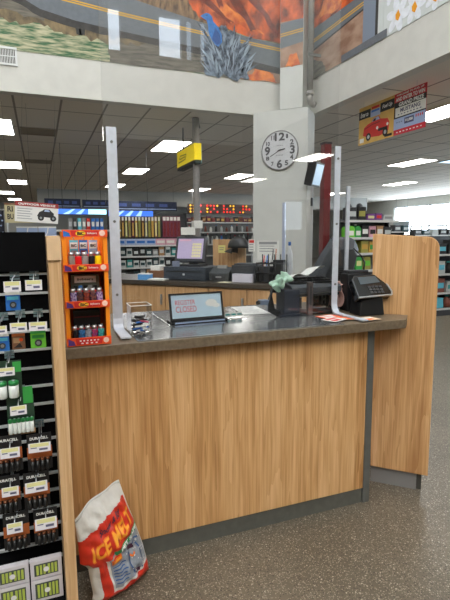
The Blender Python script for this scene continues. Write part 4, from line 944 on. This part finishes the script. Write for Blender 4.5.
t = thing('box', 'brown carton with white lid on the rear counter left of the cash drawer', 'box', rc(-.52, .22), -42)
t.name = 'carton'
g = G(); g.box(-.10, .10, -.07, .07, 0, .085, BROWN); g.out('tray', t, .002); g = G(); g.box(-.08, .03, -.06, .06, .086, .135, PAPER); g.out('lid', t, .002)
t = thing('carton', 'small blue carton at the left end of the rear counter', 'box', rc(-.60, .06), -42)
g = G(); g.box(-.065, .065, -.04, .04, 0, .055, mat('sky_blue_carton', (96, 160, 220), .5)); g.out('body', t, .002); g = G(); g.box(-.066, .066, -.041, .041, .0555, .062, WHITE); g.out('lid', t)
t = thing('paper_stack', 'loose white papers lying before the brown carton on the rear counter', 'papers', rc(-.44, .055), -50)
g = G(); g.box(-.10, .10, -.05, .05, 0, .012, PAPER); g.box(-.08, .11, -.045, .055, .012, .016, WHITE); g.out('sheets', t)
t = thing('ceiling_pole', 'round grey pole rising to the ceiling behind the till screen', 'pole', (2.36, 7.3, 0))
PG = mat('pole_grey', (128, 124, 120), .5); g = G(); g.tube([(0, 0, .03), (0, 0, 3.195)], .055, PG, n=16); g.out('tube', t); g = G(); g.lathe([(.14, 0), (.14, .02), (.06, .03)], PG, n=16); g.out('base_flange', t); g = G(); g.box(-.07, .07, -.07, .07, 1.5, 1.62, PAPER); g.out('label', t)
# ================================================================== the shop behind
SHELF = mat('shelf_grey', (120, 122, 122), .5); SHELFD = mat('shelf_dark', (52, 54, 58), .5); STRIPW = mat('shelf_price_strip', (200, 202, 200), .5)
def gondola(label, x0, x1, y, dep, ztop, levels, m=SHELF, rz=0):
    o = thing('shop_shelf', label, 'shelving', (x0, y, 0), rz); w = x1-x0
    g = G(); g.box(0, w, dep-.02, dep, 0, ztop, m); g.out('back_panel', o)
    for x in (-.02, w): g = G(); g.box(x, x+.02, dep-.1, dep, 0, ztop, SHELFD); g.out('upright', o)
    g = G(); g.box(0, w, 0, dep-.021, 0, .12, m); g.out('base', o)
    for z in levels:
        g = G(); g.box(0, w, .0, dep-.021, z-.025, z, m); s = g.out('shelf', o)
        g = G(); g.box(0, w, -.006, -.0005, z-.03, z+.005, STRIPW); g.out('price_strip', s)
    return o
def boxed(name, label, cat, x, y, z, w, d, h, m, m2, grp, style='box'):
    o = thing(name, label, cat, (x, y, z+.001), 0, grp); g = G()
    if style == 'box':
        g.box(-w/2, w/2, 0, d, 0, h, m); g.box(-w*.4, w*.4, -.003, 0, h*.3, h*.7, m2); g.out('carton', o)
    elif style == 'bag':
        g.poly([(-w*.45, 0), (w*.45, 0), (w*.5, h*.2), (w*.42, h*.9), (w*.48, h), (-w*.48, h), (-w*.42, h*.9), (-w*.5, h*.2)], -d/2, d/2, m, facing((0, d/2, 0))); g.box(-w*.35, w*.35, -.004, -.0005, h*.3, h*.7, m2); g.out('pouch', o, min(.02, w*.1))
    elif style == 'bottle':
        r = w*.45; TR = Matrix.Translation((0, d/2, 0)); g.lathe([(r*.9, 0), (r, h*.03), (r, h*.6), (r*.4, h*.8), (r*.35, h*.88)], m, TR, 12); g.out('body', o)
        g = G(); g.lathe([(r*.42, h*.88), (r*.42, h)], m2, TR, 10); g.out('cap', o)
    elif style == 'jug':
        g.poly([(-w*.5, 0), (w*.5, 0), (w*.5, h*.65), (w*.2, h*.88), (-w*.2, h*.88), (-w*.5, h*.7)], -d/2, d/2, m, facing((0, d/2, 0))); g.box(-w*.36, w*.36, -.004, -.0005, h*.15, h*.5, PAPER); g.out('body', o, min(.02, w*.12))
        g = G(); g.lathe([(w*.16, h*.88), (w*.16, h)], m2, Matrix.Translation((0, d/2, 0)), 10); g.out('cap', o)
    elif style == 'strip':
        g.box(-w/2, w/2, 0, .01, 0, h, m); g.box(-w*.3, w*.3, -.012, -.001, h*.06, h*.7, m2); g.box(-w*.4, w*.4, -.004, 0, h*.8, h*.97, PAPER); g.out('card', o)
    return o
r = random.Random(21)
OLIVE = mat('olive_print', (150, 146, 70), .5); MAROON = mat('maroon_print', (112, 40, 66), .5); DTEAL = mat('dark_teal', (34, 66, 72), .5); OFFW = mat('off_white_goods', (186, 192, 192), .6); RUST = mat('rust_print', (132, 70, 54), .55)
DGREEN = mat('deep_green', (30, 96, 56), .5); AMBER = mat('amber_print', (196, 156, 70), .5); VIOLET = mat('violet_print', (110, 60, 130), .5)
# A: shelf with a row of coloured bags above the lighter rack
gondola('grey shelf of coloured bags seen above the orange rack', .30, 1.50, 9.5, .45, 1.53, [1.51])
for i, (nm, m) in enumerate((('grey', GREY), ('dark grey', DARK), ('sky blue', CYAN), ('grey', GREY), ('red', RED), ('blue', BLUE), ('blue', BLUE), ('blue', BLUE))):
    boxed('bag', ('%s bag in the row above the orange rack, %s' % (nm, ('first from the left', 'second from the left', 'third from the left', 'beside the red one', 'fifth from the left', 'just right of the red one', 'second right of the red one', 'last on the right')[i])), 'bag', .56+i*.083, 9.53, 1.511, .07, .14, .22, m, WHITE if i > 1 else SILVER, 'coloured bags above the orange rack', 'bag')
# backlit headers
BLIT = mat('backlit_blue', (58, 110, 226), .4, emit=.9); BLIT2 = mat('backlit_cyan', (176, 232, 240), .4, emit=1.0); BLIT3 = mat('backlit_swoosh', (150, 190, 250), .4, emit=1.0)
def header(label, x0, x1, z0, z1, y, txt=None, parts=()):
    o = thing('backlit_header', label, 'lighted sign', (x0, y, z0), 0, 'blue backlit headers'); w, h = x1-x0, z1-z0
    g = G(); g.box(-.01, w+.01, .012, .08, -.01, h+.01, SHELFD); g.out('housing', o)
    g = G(); g.box(0, w, 0, .0115, 0, h, BLIT); F = facing((0, -.0005, 0))
    for k in range(3): g.poly([(w*(.10+.25*k), 0), (w*(.22+.25*k), 0), (w*(.36+.2*k), h), (w*(.30+.2*k), h)], 0, .001, BLIT3, F)
    for a, b in parts: g.box(w*a, w*b, -.003, -.0005, 0, h, BLIT2)
    if txt: g.text(txt, w*.24, h*.4, BLUE, facing((w*.80, -.0035, h*.5)), .03)
    g.out('lit_face', o)
    
    for x in (.1, w-.1): g = G(); g.tube([(x, .05, h+.01), (x, .05, 3.2-z0)], .004, DARK, n=6); g.out('hanging_rod', o)
header('blue backlit header sign left of the left post, with pale cyan right end', .36, 1.30, 1.83, 1.93, 10.0, None, ((.62, 1.0),))
header('blue backlit header sign seen through the acrylic right of the left post', 1.34, 2.26, 1.80, 1.91, 10.0)
# dark hanging banners
for lab, x0, x1, z0, z1, y in (('navy hanging banner above the left backlit header', .15, .96, 2.08, 2.28, 12), ('navy hanging banner just left of the left post', 1.0, 1.78, 2.08, 2.27, 12), ('navy hanging banner seen behind the acrylic right of the left post', 2.1, 3.95, 2.16, 2.42, 14.2)):
    o = thing('hanging_banner', lab, 'banner', (x0, y, z0), 0, 'navy banners'); w, h = x1-x0, z1-z0
    g = G(); g.box(0, w, 0, .03, 0, h, mat('banner_navy', (34, 44, 72), .6)); g.box(.03, w-.03, -.003, 0, h*.1, h*.2, LAV)
    for k in range(4): g.box(.08+k*w*.22, .08+k*w*.22+w*.14, -.003, 0, h*.4, h*.75, mat('banner_blue', (70, 90, 150), .6))
    g.out('panel', o); 
    for x in (.1, w-.1): g = G(); g.tube([(x, .015, h), (x, .015, 3.2-z0 if x0 < 2 else 3.2-z0)], .003, DARK, n=6); g.out('hanging_wire', o)
# hanging vehicle poster
o = thing('hanging_sign', 'white hanging sign with red header and a dark off-road vehicle picture, left', 'sign', (-.015, 6.9, 1.70)); o.rotation_euler.y = .07
g = G(); F = facing((0, 0, 0)); k = 1.15; g.box(-.235*k, .235*k, 0, .008, -.115*k, .115*k, mat('sign_white', (222, 220, 216), .6)); g.box(-.235*k, .235*k, -.002, 0, .062*k, .115*k, mat('sign_red_header', (150, 44, 44), .6))
g.text('OUTDOOR VEHICLE', .40*k, .024*k, WHITE, facing((0, -.0025, .088*k)), .03)
for q in range(5): g.box(-.21*k, (-.05-.02*(q % 2))*k, -.0015, 0, (.03-q*.028)*k, (.038-q*.028)*k, GREY)
V = BLACKP
g.poly([(.0, -.05), (.03, .01), (.07, .03), (.09, .05), (.16, .05), (.19, .02), (.215, .0), (.21, -.06)], 0, .002, V, F); g.poly([(.09, .02), (.10, .042), (.15, .042), (.165, .02)], .002, .003, LAV, F)
for x in (.045, .18): g.disc(x*k, -.058*k, .034*k, .001, .004, V, F, 14); g.disc(x*k, -.058*k, .014*k, .004, .005, GREY, F, 10)
g.out('panel', o); 
for x in (-.2, .2): g = G(); g.tube([(x, .004, .13), (x, .004, 1.49)], .0015, DARK, n=6); g.out('hanging_wire', o)
o = thing('hanging_sign', 'beige hanging sign with dark letters partly behind the white vehicle sign', 'sign', (-.33, 7.3, 1.72))
g = G(); g.box(-.1, .3, 0, .008, -.145, .125, mat('sign_beige', (176, 166, 128), .6)); g.text('RI', .07, .075, BLACKP, facing((-.03, -.0005, .045)), .03); g.text('BU', .08, .075, BLACKP, facing((-.03, -.0005, -.06)), .03); g.box(-.1, .3, -.002, 0, .1, .125, BROWN); g.out('panel', o); 
for x in (-.05, .25): g = G(); g.tube([(x, .004, .125), (x, .004, 1.47)], .0015, DARK, n=6); g.out('hanging_wire', o)
# pale blue topped shelf and dark dotted display at far left
o = gondola('low shelf with pale blue header boards behind the black rack', -.40, .40, 7.8, .4, 1.345, [1.0])
for x0, x1, nm in ((-.32, -.02, 'left'), (-.01, .25, 'right')):
    q = thing('header_board', 'pale blue board standing on the low shelf, %s of two' % nm, 'board', (x0, 7.9, 1.346), 0, 'pale blue boards'); g = G(); w = x1-x0
    g.box(0, w, 0, .02, 0, .19, LAV); g.line([(w*.3, .01), (w*.5, .1), (w*.55, .18)], .015, .0005, .002, WHITE, facing((0, 0, 0))); g.box(0, w, -.003, -.0005, .17, .19, WHITE); g.out('board', q); g = G(); g.box(w*.3, w*.7, .021, .08, 0, .01, GREY); g.out('foot', q)
o = thing('garment_rack', 'black cloth with pale dots hanging on a rack at the left edge', 'clothes rack', (-.72, 8.42, 0))
g = G(); g.tube([(-.5, .1, .03), (-.5, .1, 1.82), (.25, .1, 1.82), (.25, .1, .03)], .015, SILVER, n=8); g.box(-.55, -.45, -.15, .35, 0, .03, DARK); g.box(.2, .3, -.15, .35, 0, .03, DARK); g.out('frame', o)
g = G(); g.surf(lambda u, v: Vector((-.45+.65*u, .06+.03*math.sin(40*u), .75+1.05*v)), 60, 4, mat('black_cloth', (30, 32, 44), .85)); 
for k in range(46): 
    x, z = r.uniform(-.43, .18), r.uniform(1.25, 1.78); g.disc(x, z, .014, 0, .002, LAV if k % 4 else PINK, facing((0, .025, 0)), 8)
g.out('cloth', o, solid=.004)
# B: shelf of hanging strips, seen through the acrylic
gondola('tall shop shelf of hanging strips and packets behind the left post', 1.45, 3.25, 10.5, .5, 1.92, [1.19, .95, .70, .45], SHELFD)
strips = [OLIVE, AMBER, BROWN, OLIVE, TAN, MAROON, AMBER, OLIVE, BROWN, GREY, OLIVE, AMBER, TAN, OLIVE]
for i, m in enumerate(strips):
    boxed('hanging_strip', 'narrow yellow, olive or brown packet hanging on the tall shelf behind the left post', 'packet', 1.60+i*.075, 10.80, 1.37, .05, .01, .46, m, [YELD, OLIVE, AMBER][i % 3], 'hanging packets on the tall shelf', 'strip')
for i in range(5): boxed('hanging_card', 'maroon card hanging at the right end of the tall shelf', 'packet', 2.70+i*.085, 10.80, 1.36, .08, .01, .48, MAROON, REDD, 'maroon cards on the tall shelf', 'strip')
for i, (nm, m) in enumerate((('blue', LAV), ('pale blue', LAV), ('pale blue', LAV), ('pale blue', LAV), ('pale pink', PINK), ('pale pink', PINK), ('pale pink', PINK))):
    boxed('packet_box', 'pale blue carton on the top ledge of the tall shelf' if i < 4 else 'pale pink carton on the top ledge of the tall shelf', 'box', 1.64+i*.225, 10.52, 1.191, .215, .2, .14, m, BLUE if i < 4 else PAPER, 'pale cartons on the tall shelf')
for lv, z in (('upper', .951), ('middle', .701), ('lower', .451)):
    for i in range(12):
        m = [DTEAL, OFFW, BLACK, OFFW, DTEAL, GREY, OFFW, BLACK, TEAL, OFFW, TAN, OFFW][(i*5+int(z*100)) % 12]
        boxed('packet', 'small black, white or teal packet in the %s row of the tall shelf' % lv, 'packet', 1.54+i*.145, 10.52, z, .125, .06, r.uniform(.14, .21), m, OFFW if m is not OFFW else DTEAL, 'small packets in the %s row' % lv, 'bag')
# C: bottle shelves
gondola('long shelf of bottles below the red light sign', 3.6, 7.4, 12.6, .5, 1.72, [1.50, 1.16, .85])
for i in range(26):
    m = [BLACK, OFFW, OFFW, DTEAL, GREY, WHITE, BLUE, OFFW, BLACK, WHITE][(i*7) % 10]; x = 3.75+i*.138
    boxed('bottle', 'dark, white or blue bottle on the long shelf behind the till screen', 'bottle', x, 12.72, 1.161, .09, .09, r.uniform(.22, .31), m, [WHITE, BLACK, RED][i % 3], 'bottles on the long shelf', 'bottle')
for i in range(22): boxed('bottle', 'small bottle on the top of the long shelf', 'bottle', 3.9+i*.16, 12.74, 1.501, .08, .08, r.uniform(.14, .22), [WHITE, BLACK, OFFW, RUST][i % 4], [RED, BLACK, BLUE][i % 3], 'bottles on top of the long shelf', 'bottle')
gondola('farther shelf of red brown cartons under the red lights', 3.4, 8.6, 15.4, .5, 2.12, [1.86, 1.60])
for i in range(30): boxed('carton', 'red brown carton on the farther shelf under the red lights', 'box', 3.55+i*.17, 15.45, 1.861, .13, .2, r.uniform(.13, .20), [RUST, MAROON, BROWN, DARK][i*3 % 4], [REDD, TAN, AMBER][i % 3], 'red brown cartons')
for i in range(24): boxed('carton', 'dark carton on the second level of the farther shelf', 'box', 3.6+i*.21, 15.45, 1.601, .17, .2, r.uniform(.13, .19), [RUST, DARK, BROWN, DTEAL][i*3 % 4], [REDD, TAN, OFFW][i % 3], 'dark cartons on the farther shelf')
# D: light letters
o = thing('lighted_sign', 'long row of red and yellow lights hanging under the far ceiling', 'lighted sign', (5.45, 18, 2.30))
g = G(); g.box(0, 3.0, .02, .06, -.02, .36, mat('sign_backer', (90, 70, 66), .6)); g.out('backer', o); 
for x in (.2, 2.8): g = G(); g.tube([(x, .04, .36), (x, .04, .895)], .01, GREY, n=6); g.out('hanging_rod', o)
LR = mat('bulb_red', (255, 50, 36), .4, emit=.9); LYL = mat('bulb_yellow', (255, 196, 50), .4, emit=.9); proto = {}
for i in range(21):
    for j in range(3):
        if (i % 5 == 4) or r.random() < .3: continue
        m = LYL if i in (0, 1) or r.random() < .16 else LR
        if m.name not in proto: g = G(); g.lathe([(.012, -.02), (.03, -.015), (.038, 0), (.03, .02), (.012, .03)], m, Matrix.Rotation(PI/2, 4, 'X'), 8); b = g.out('bulb', o); proto[m.name] = b
        else: b = proto[m.name].copy(); COL.objects.link(b)
        b.location = (.1+i*.14, -.02, .05+j*.12)
# yellow hanging box sign
o = thing('box_sign', 'yellow hanging box sign with black marks in front of the pole', 'sign', (2.31, 7.2, 2.5))
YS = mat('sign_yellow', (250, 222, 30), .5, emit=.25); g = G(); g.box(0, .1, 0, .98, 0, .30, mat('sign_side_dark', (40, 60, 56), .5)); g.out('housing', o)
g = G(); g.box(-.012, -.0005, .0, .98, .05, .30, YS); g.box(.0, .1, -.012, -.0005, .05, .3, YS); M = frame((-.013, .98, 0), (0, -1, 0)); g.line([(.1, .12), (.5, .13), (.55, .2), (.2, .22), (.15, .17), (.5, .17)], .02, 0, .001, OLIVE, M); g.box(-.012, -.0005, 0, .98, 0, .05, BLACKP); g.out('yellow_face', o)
g = G(); g.box(.1005, .112, .0, .3, .0, .26, mat('sign_cyan', (150, 200, 214), .5)); g.out('end_plate', o)
g = G(); g.tube([(.05, .15, .3), (.05, .15, .698)], .012, BLACK, n=6); g.tube([(.05, .15, .62), (.12, .15, .62), (.13, .15, .56)], .012, BLACK, n=6); g.out('hanging_rod', o); g = G(); g.tube([(.05, .8, .3), (.05, .8, .698)], .012, BLACK, n=6); g.out('hanging_rod', o)
# pair of posters on the right
Mp = frame((4.3, 5.80, 2.63), (0, -1, 0)); PL = .72; PH = .505
o = thing('hanging_poster', 'mustard hanging poster with a red convertible car', 'poster', (0, 0, 0), 0, 'hanging posters')
MUST = mat('poster_mustard', (206, 166, 88), .5, noise=.06, nscale=9); g = G(); g.box(0, PL-.002, 0, PH, -.006, 0, MUST, Mp)
g.box(0.0, .25, PH*.68, PH*.90, 0, .0015, BLACKP, Mp); g.box(.45, PL-.002, PH*.70, PH*.93, 0, .0015, BLACKP, Mp); g.box(.25, .45, PH*.66, PH*.84, 0, .0015, LAV, Mp)
g.text('Enter to', .17, .06, WHITE, Mp @ Matrix.Translation((.12, PH*.79, .0016)), .02, None, .3, .0004); g.text('Fuel Up', .19, .06, WHITE, Mp @ Matrix.Translation((.585, PH*.81, .0016)), .02, None, .3, .0004)
g.box(.27, .43, PH*.86, PH*.92, 0, .0015, RED, Mp); g.box(.27, .43, PH*.78, PH*.83, .0015, .002, BLUE, Mp)
CAR = mat('poster_red_car', (200, 44, 36), .4); car = [(.10, .12), (.12, .22), (.20, .255), (.27, .265), (.31, .31), (.42, .325), (.46, .275), (.60, .25), (.635, .20), (.62, .10), (.45, .055), (.2, .08)]
g.poly(car, 0, .0015, CAR, Mp); g.poly([(.285, .268), (.32, .305), (.415, .318), (.445, .275)], .0015, .002, LAV, Mp); g.poly([(.30, .27), (.33, .30), (.37, .303), (.36, .272)], .002, .0024, BLACKP, Mp)
for x, y in ((.22, .085), (.56, .085)): g.disc(x, y, .052, .0015, .002, BLACKP, Mp, 16); g.disc(x, y, .026, .002, .0025, SILVER, Mp, 12)
g.box(.42, .60, .12, .155, .0015, .002, BLACKP, Mp); g.disc(.40, .17, .022, .0015, .002, WHITE, Mp, 10); g.disc(.60, .18, .02, .0015, .002, WHITE, Mp, 10); g.line([(.13, .2), (.3, .235), (.45, .24)], .01, .0015, .002, REDD, Mp)
g.box(.03, .12, .03, .085, 0, .0015, PAPER, Mp); g.box(.55, .69, .02, .05, 0, .0015, BLACKP, Mp); g.out('printed_sheet', o)
g = G(); g.tube([(4.3, 5.7, 2.63+PH), (4.3, 5.7, 3.2)], .003, SILVER, n=6); g.out('hanging_wire', o)
o = thing('hanging_poster', 'red, black and white GRAND PRIZE poster hanging beside the car poster', 'poster', (0, 0, 0), 0, 'hanging posters')
Mq = Mp @ Matrix.Translation((PL+.001, 0, 0)); QL = .54; PR = mat('poster_red', (196, 36, 52), .5); g = G(); g.box(0, QL, 0, PH, -.006, 0, PR, Mq)
def T(s, w, h, x, y, m, sh=0., b=.035): g.text(s, w, h, m, Mq @ Matrix.Translation((x, y, .002)), b, None, sh, .0006)
T('PURCHASE TO FUEL UP', .46, .022, QL*.5, PH*.95, WHITE); T('AND ENTER TO WIN', .49, .048, QL*.5, PH*.85, WHITE)
g.box(0, QL, PH*.655, PH*.785, 0, .0015, BLACKP, Mq); T('GRAND PRIZE', .42, .05, QL*.54, PH*.72, WHITE)
g.box(0.02, QL, PH*.43, PH*.655, 0, .0015, PAPER, Mq); g.box(0, .02, PH*.40, PH*.655, 0, .0015, BLACKP, Mq); T('MUSTANG', .34, .05, QL*.52, PH*.575, INK); T('- - - - - - - -', .4, .012, QL*.5, PH*.48, INK)
g.box(0, QL, PH*.40, PH*.43, 0, .0015, BLACKP, Mq); g.box(.0, QL, PH*.13, PH*.40, 0, .0012, LAV, Mq); g.box(.19, .35, PH*.22, PH*.36, .0012, .0018, mat('poster_dark_blue', (70, 72, 110), .5), Mq); T('$1,000', .13, .04, .27, PH*.29, WHITE)
g.text('- - - -', .12, .03, RED, Mq @ Matrix.Translation((.44, PH*.33, .0015)), .03); g.text('- - -', .1, .012, INK, Mq @ Matrix.Translation((.1, PH*.3, .0015)), .03); T('- - - - - - - -', .44, .012, QL*.5, PH*.06, WHITE)
g.out('printed_sheet', o); g = G(); g.tube([(4.3, 4.7, 2.63+PH), (4.3, 4.7, 3.2)], .003, SILVER, n=6); g.out('hanging_wire', o)
# F: right shelf of green goods behind the till monitor
gondola('shelf of green and white goods between the right post and the oak wing panel', 4.34, 5.30, 6.05, .35, 1.63, [1.60, 1.34, 1.10, .84])
its = [('carton', 'dark and white carton on the top shelf beside the right post', 4.46, 1.601, .14, .19, DARK, OFFW, 'box'), ('carton', 'black and olive carton, second on the top shelf right of the post', 4.63, 1.601, .14, .20, BLACKP, OLIVE, 'box'), ('pouch', 'purple and yellow pouch, third on the top shelf', 4.80, 1.601, .16, .10, VIOLET, YELD, 'bag'), ('pouch', 'purple pouch lying fourth on the top shelf', 4.95, 1.601, .13, .11, VIOLET, RED, 'bag'), ('bag', 'puffy white bag at the right end of the top shelf', 5.13, 1.601, .20, .09, OFFW, GREY, 'bag'),
    ('jug', 'bright green jug, leftmost on the second shelf behind the right post', 4.44, 1.341, .13, .20, LIME, WHITE, 'jug'), ('jug', 'green jug, second on the second shelf', 4.57, 1.341, .11, .20, GREEN, WHITE, 'jug'), ('carton', 'black and white carton, third on the second shelf', 4.70, 1.341, .12, .18, BLACKP, WHITE, 'box'), ('carton', 'grey pink carton, fourth on the second shelf', 4.84, 1.341, .12, .17, PINK, BLACKP, 'box'), ('carton', 'tan carton, fifth on the second shelf', 4.98, 1.341, .12, .18, TAN, PAPER, 'box'), ('carton', 'dark carton at the right end of the second shelf', 5.13, 1.341, .14, .16, DARK, OFFW, 'box'),
    ('bottle', 'white and teal bottle, leftmost on the third shelf', 4.44, 1.101, .10, .20, OFFW, TEAL, 'bottle'), ('bottle', 'green bottle, second on the third shelf', 4.56, 1.101, .11, .20, DGREEN, GREEN, 'bottle'), ('carton', 'tan and olive carton, third on the third shelf', 4.70, 1.101, .13, .19, OLIVE, AMBER, 'box'), ('carton', 'olive carton, fourth on the third shelf', 4.85, 1.101, .13, .18, AMBER, GREEN, 'box'),
    ('pouch', 'lime green pouch, leftmost on the bottom visible shelf', 4.45, .841, .13, .20, LIME, YEL, 'bag'), ('pouch', 'green and yellow pouch, second on the bottom visible shelf', 4.60, .841, .13, .20, GREEN, YELD, 'bag'), ('pouch', 'olive pouch, third on the bottom visible shelf', 4.76, .841, .13, .2, OLIVE, LIME, 'bag')]
for nm, lab, x, z, w, h, m, m2, st in its: boxed(nm, lab, {'carton': 'box'}.get(nm, nm), x, 6.10, z, w, .16, h, m, m2, None, st)
for i, x in enumerate((4.43, 4.63)):
    o = thing('cap', 'small dark cap on top of the %s carton of the top shelf' % ('dark and white', 'black and olive')[i], 'cap', (x, 6.17, (1.792, 1.802)[i]))
    g = G(); g.lathe([(.05, 0), (.05, .02), (.035, .05), (.01, .06)], DARK, n=12); g.out('crown', o); g = G(); g.box(-.03, .05, -.09, -.04, 0, .006, GREY); g.out('brim', o)
# G: far right shelf beyond the wing panel
gondola('low dark shelf at the right edge beyond the oak wing panel', 5.98, 8.6, 6.1, .45, 1.30, [1.05, .72, .40, .13], SHELFD)
for lv, z in (('top', 1.051), ('second', .721), ('third', .401), ('bottom', .131)):
    for i in range(8):
        m = [BLACK, DTEAL, OFFW, DARK, CYAN, BLACK, OFFW, RUST][(i*3+int(z*10)) % 8]
        boxed('packet', '%s packet on the %s level of the low dark shelf at the right edge' % ({BLACK: 'black', DTEAL: 'dark teal', OFFW: 'white', DARK: 'dark grey', CYAN: 'cyan', RUST: 'rust'}[m], lv), 'packet', 6.10+i*.22, 6.14, z, .17, .14, r.uniform(.17, .24), m, [OFFW, CYAN, TEAL][i % 3], 'goods on the low dark shelf', ['bag', 'box', 'bottle'][i % 3] if (i+int(z*10)) % 2 else 'bag')
# H: things before the bright windows
o = thing('window_sign', 'blank grey white sign hanging before the bright far window', 'sign', (16.6, 18.8, 1.72)); g = G(); g.box(-.01, .01, -.55, .55, 0, .36, mat('sign_shade', (176, 186, 192), .7)); g.out('board', o); 
for y in (-.4, .4): g = G(); g.tube([(0, y, .36), (0, y, 1.48)], .008, GREY, n=6); g.out('hanging_wire', o)
o = thing('display_table', 'white framed display stand before the bright far window', 'stand', (15.5, 15.6, 0))
g = G(); 
for x in (-.3, .3):
    for y in (-1.0, 1.0): g.box(x-.03, x+.03, y-.03, y+.03, 0, 1.75, FRAMEW)
g.out('frame', o); g = G(); g.box(-.33, .33, -1.03, 1.03, 1.751, 1.80, FRAMEW); g.box(-.27, .27, -.97, .97, 1.2, 1.24, FRAMEW); g.out('shelves', o)
for i, (x, y, z1) in enumerate(((9.5, 10.2, 1.40), (11.6, 10.6, 1.36), (8.2, 10.9, 1.5))):
    o = gondola('dark low shelf run far back on the right, %s' % ('nearer the oak panel top', 'under the bright windows', 'behind the green goods')[i], x, x+1.9, y, .5, z1, [z1-.02], SHELFD)
    for k in range(6): boxed('packet', 'dark packet on the far low shelf run %s' % ('nearer the oak panel top', 'under the bright windows', 'behind the green goods')[i], 'packet', x+.2+k*.3, y+.1, z1-.019+.0, .24, .2, r.uniform(.1, .2), [DARK, DTEAL, OFFW, BLACK][k % 4], OFFW, 'packets on the far low shelves %d' % i, 'bag')

# ================================================================== camera, world, colour
cam = bpy.data.cameras.new('camera'); co = bpy.data.objects.new('camera', cam); COL.objects.link(co)
cam.sensor_fit = 'VERTICAL'; cam.sensor_height = 24; cam.lens = 24*473/600; cam.clip_start = .05
yaw = math.radians(68.8); pit = math.atan(63/473.); fw = Vector((math.cos(yaw), math.sin(yaw), 0)); rt = Vector((math.sin(yaw), -math.cos(yaw), 0))
d = fw*math.cos(pit)-Z3*math.sin(pit); u = Z3*math.cos(pit)+fw*math.sin(pit)
q = Matrix.Rotation(math.radians(.35), 3, d); rt = q @ rt; u = q @ u
m = Matrix((rt, u, -d)).transposed().to_4x4(); m.translation = (0, 0, 1.36); co.matrix_world = m
SC.camera = co
w = bpy.data.worlds.new('world'); SC.world = w; w.use_nodes = True
w.node_tree.nodes['Background'].inputs[0].default_value = (.75, .85, 1, 1); w.node_tree.nodes['Background'].inputs[1].default_value = .3
SC.view_settings.view_transform = 'Standard'; SC.view_settings.look = 'None'; SC.view_settings.gamma = 1; SC.view_settings.use_curve_mapping = False
SC.view_settings.exposure = .5
SC.cycles.max_bounces = 8; SC.cycles.diffuse_bounces = 5; SC.cycles.transparent_max_bounces = 16; SC.cycles.sample_clamp_indirect = 6
SC.cycles.use_denoising = True; SC.cycles.caustics_reflective = False; SC.cycles.caustics_refractive = False
